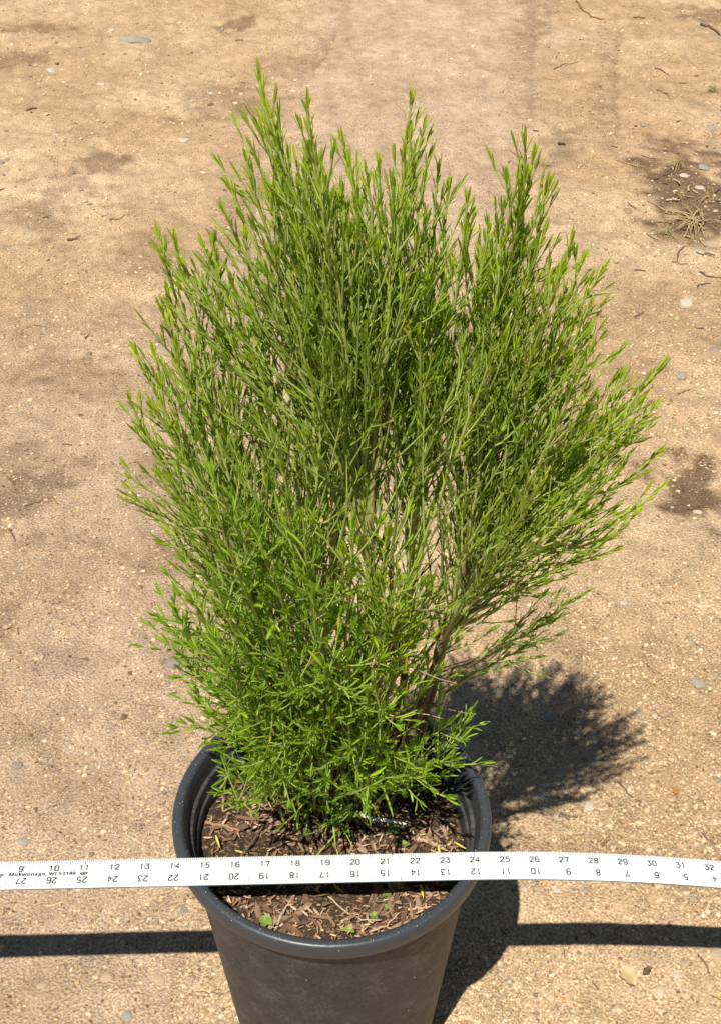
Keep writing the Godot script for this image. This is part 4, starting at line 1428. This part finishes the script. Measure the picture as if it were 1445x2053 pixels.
	for k in 36:
		var tip := upright(rnd(430, 880), rnd(950, 1330), rnd(-0.06, 0.085))
		if k > 30:
			tip = upright(rnd(760, 985), rnd(1170, 1400), rnd(-0.07, 0.03))
		var a := ROOT + Vector3(clampf(tip.x * 0.5, -0.05, 0.06), 0.0, clampf((tip.z - ROOT.z) * 0.5, -0.03, 0.045))
		a.y = SOIL_Y + (tip.y - SOIL_Y) * rnd(0.1, 0.5)
		var l := a.distance_to(tip)
		var pts := bezier(a, a + Vector3(0, l * 0.45, 0), tip - ((tip - a).normalized() + Vector3(0, 0.3, 0)).normalized() * l * 0.3, tip, 8)
		var g := rnd(0.2, 0.8)
		twig_x.append([pts, 0.0014, 0.0007, TAN, STALK])
		leafy(pts, 0.3, 0.0064, 0.014, 0.018, 0.0023, BASAL.lerp(OLD, 0.5), BASAL.lerp(NEW, g), 0.55)
		var turn := rnd(0, TAU)
		for j in int(l / 0.024):
			var f := rnd(0.3, 0.95)
			turn += 2.4
			var d := heading(pts, f)
			var p := along(pts, f)
			var dd := (d * 0.85 + across(d, turn) * 0.6).normalized()
			var bl := rnd(0.02, 0.05)
			var bp := bezier(p, p + dd * bl * 0.4, p + dd * bl * 0.7, p + (dd + Vector3.UP * 0.15).normalized() * bl, 3)
			twig_x.append([bp, 0.0008, 0.0005, STALK, STALK])
			leafy(bp, 0.1, 0.0070, 0.012, 0.0155, 0.0019, BASAL.lerp(OLD, 0.5), BASAL.lerp(NEW, g), 0.5)
	# dead bare twiglets among the stems
	for k in 130:
		var st: PackedVector3Array = stems[k % stems.size()]
		var f := rnd(0.08, 0.7)
		var a := along(st, f)
		var d := (heading(st, f) * rnd(0.2, 0.9) + across(heading(st, f), rnd(0, TAU))).normalized()
		var l := rnd(0.02, 0.075)
		var pts := bezier(a, a + d * l * 0.4, a + d * l * 0.7 + Vector3.UP * l * rnd(-0.1, 0.2), a + d * l, 4)
		var c := Color(0.26, 0.19, 0.12) * rnd(0.6, 1.3)
		twig_x.append([pts, 0.0009, 0.0004, c, c])
	# twigs: the longest each a part, the rest joined
	twig_x.sort_custom(func(a, b): return span(a[0]) * a[1] > span(b[0]) * b[1])
	var rest := Acc.new()
	for k in twig_x.size():
		var e = twig_x[k]
		var local := PackedVector3Array()
		for p in e[0]:
			local.append(p - ROOT)
		if k < 290:
			var acc := Acc.new()
			tube(acc, local, e[1], e[2], 6, e[3], e[4], 0.0)
			put("branch", acc.mesh(), M.stalk, t)
		else:
			tube(rest, local, e[1], e[2], 4, e[3], e[4], 0.0)
	var tw := put("branchlets", rest.mesh(), M.stalk, t)
	tw.set_meta("kind", "stuff")
	# leaves: the largest each a part, the rest as one
	leaf_x.sort_custom(func(a, b): return a[2] * a[0].basis.x.length() / (a[0].origin - CAM).length() > b[2] * b[0].basis.x.length() / (b[0].origin - CAM).length())
	var blades := [leaf_mesh(-0.10), leaf_mesh(0.14), leaf_mesh(-0.28)]
	var shades := []
	for k in 6:
		var c := BASAL.lerp(NEW, k * 0.09) * (0.85 + 0.07 * k)
		var m: StandardMaterial3D = M.leaf.duplicate()
		m.vertex_color_use_as_albedo = false
		m.albedo_color = lin(c.r, c.g, c.b)
		shades.append(m)
	var xf := []
	var cols := []
	for k in leaf_x.size():
		var e = leaf_x[k]
		var x: Transform3D = e[0]
		x.origin -= ROOT
		if k < 290:
			var o := put("leaf", blades[k % 3], shades[(k * 7) % 6], t)
			o.transform = x
		else:
			xf.append(x)
			cols.append(e[1])
	scatter("leaves", leaf_mesh(-0.12), M.leaf, xf, cols, t)
	print("leaves ", leaf_x.size(), " twigs ", twig_x.size())

# ---------------------------------------------------------------- all of it
func _ready() -> void:
	rng.seed = 20240611
	var cam := Camera3D.new()
	cam.name = "camera"
	cam.position = CAM
	cam.rotation_degrees = Vector3(-PITCH, 0, 0)
	cam.fov = rad_to_deg(2.0 * atan(1026.5 / FOCAL))
	cam.near = 0.05
	cam.far = 600.0
	add_child(cam)
	cam.current = true
	var env := Environment.new()
	env.background_mode = Environment.BG_SKY
	var sky := Sky.new()
	var sm := ProceduralSkyMaterial.new()
	sm.sky_top_color = Color(0.42, 0.51, 0.63)
	sm.sky_horizon_color = Color(0.70, 0.75, 0.80)
	sm.sky_curve = 0.12
	sm.ground_bottom_color = Color(0.35, 0.28, 0.20)
	sm.ground_horizon_color = Color(0.55, 0.52, 0.46)
	sm.sun_angle_max = 1.0
	sm.energy_multiplier = 0.42
	sky.sky_material = sm
	env.sky = sky
	env.tonemap_mode = Environment.TONE_MAPPER_LINEAR
	env.tonemap_exposure = 1.28
	env.sdfgi_enabled = true
	env.ssao_enabled = true
	env.ssil_enabled = true
	var we := WorldEnvironment.new()
	we.name = "world"
	we.environment = env
	add_child(we)
	var sun := DirectionalLight3D.new()
	sun.name = "sun"
	sun.light_energy = 1.6
	sun.light_color = Color(1.0, 0.965, 0.90)
	sun.light_angular_distance = 0.5
	sun.shadow_enabled = true
	add_child(sun)
	sun.look_at_from_position(SUN * 10.0, Vector3.ZERO, Vector3.FORWARD)

	soft.seed = 3
	soft.noise_type = FastNoiseLite.TYPE_SIMPLEX_SMOOTH
	soft.frequency = 0.01
	soft.fractal_octaves = 2
	rough.seed = 8
	rough.noise_type = FastNoiseLite.TYPE_SIMPLEX_SMOOTH
	rough.frequency = 0.01
	rough.fractal_octaves = 4
	grain_texture()
	M.bark = tinted(0.9)
	M.bark.albedo_texture = noise_texture(51, 256, 0.04, Color(0.5, 0.48, 0.46), Color(1, 1, 1), 4)
	M.bark.uv1_scale = Vector3(3, 0.5, 1)
	M.stalk = tinted(0.65)
	M.withered = matt(lin(0.60, 0.50, 0.10), 0.6)
	M.leaf = tinted(0.32)
	M.leaf.metallic_specular = 0.5
	M.leaf.backlight_enabled = true
	M.leaf.backlight = Color(0.85, 0.95, 0.30)

	build_ground()
	build_gravel()
	build_crumbs()
	build_pot()
	build_soil()
	build_shrub()
	build_ruler()
	build_stones()
	build_litter()
	build_grass()
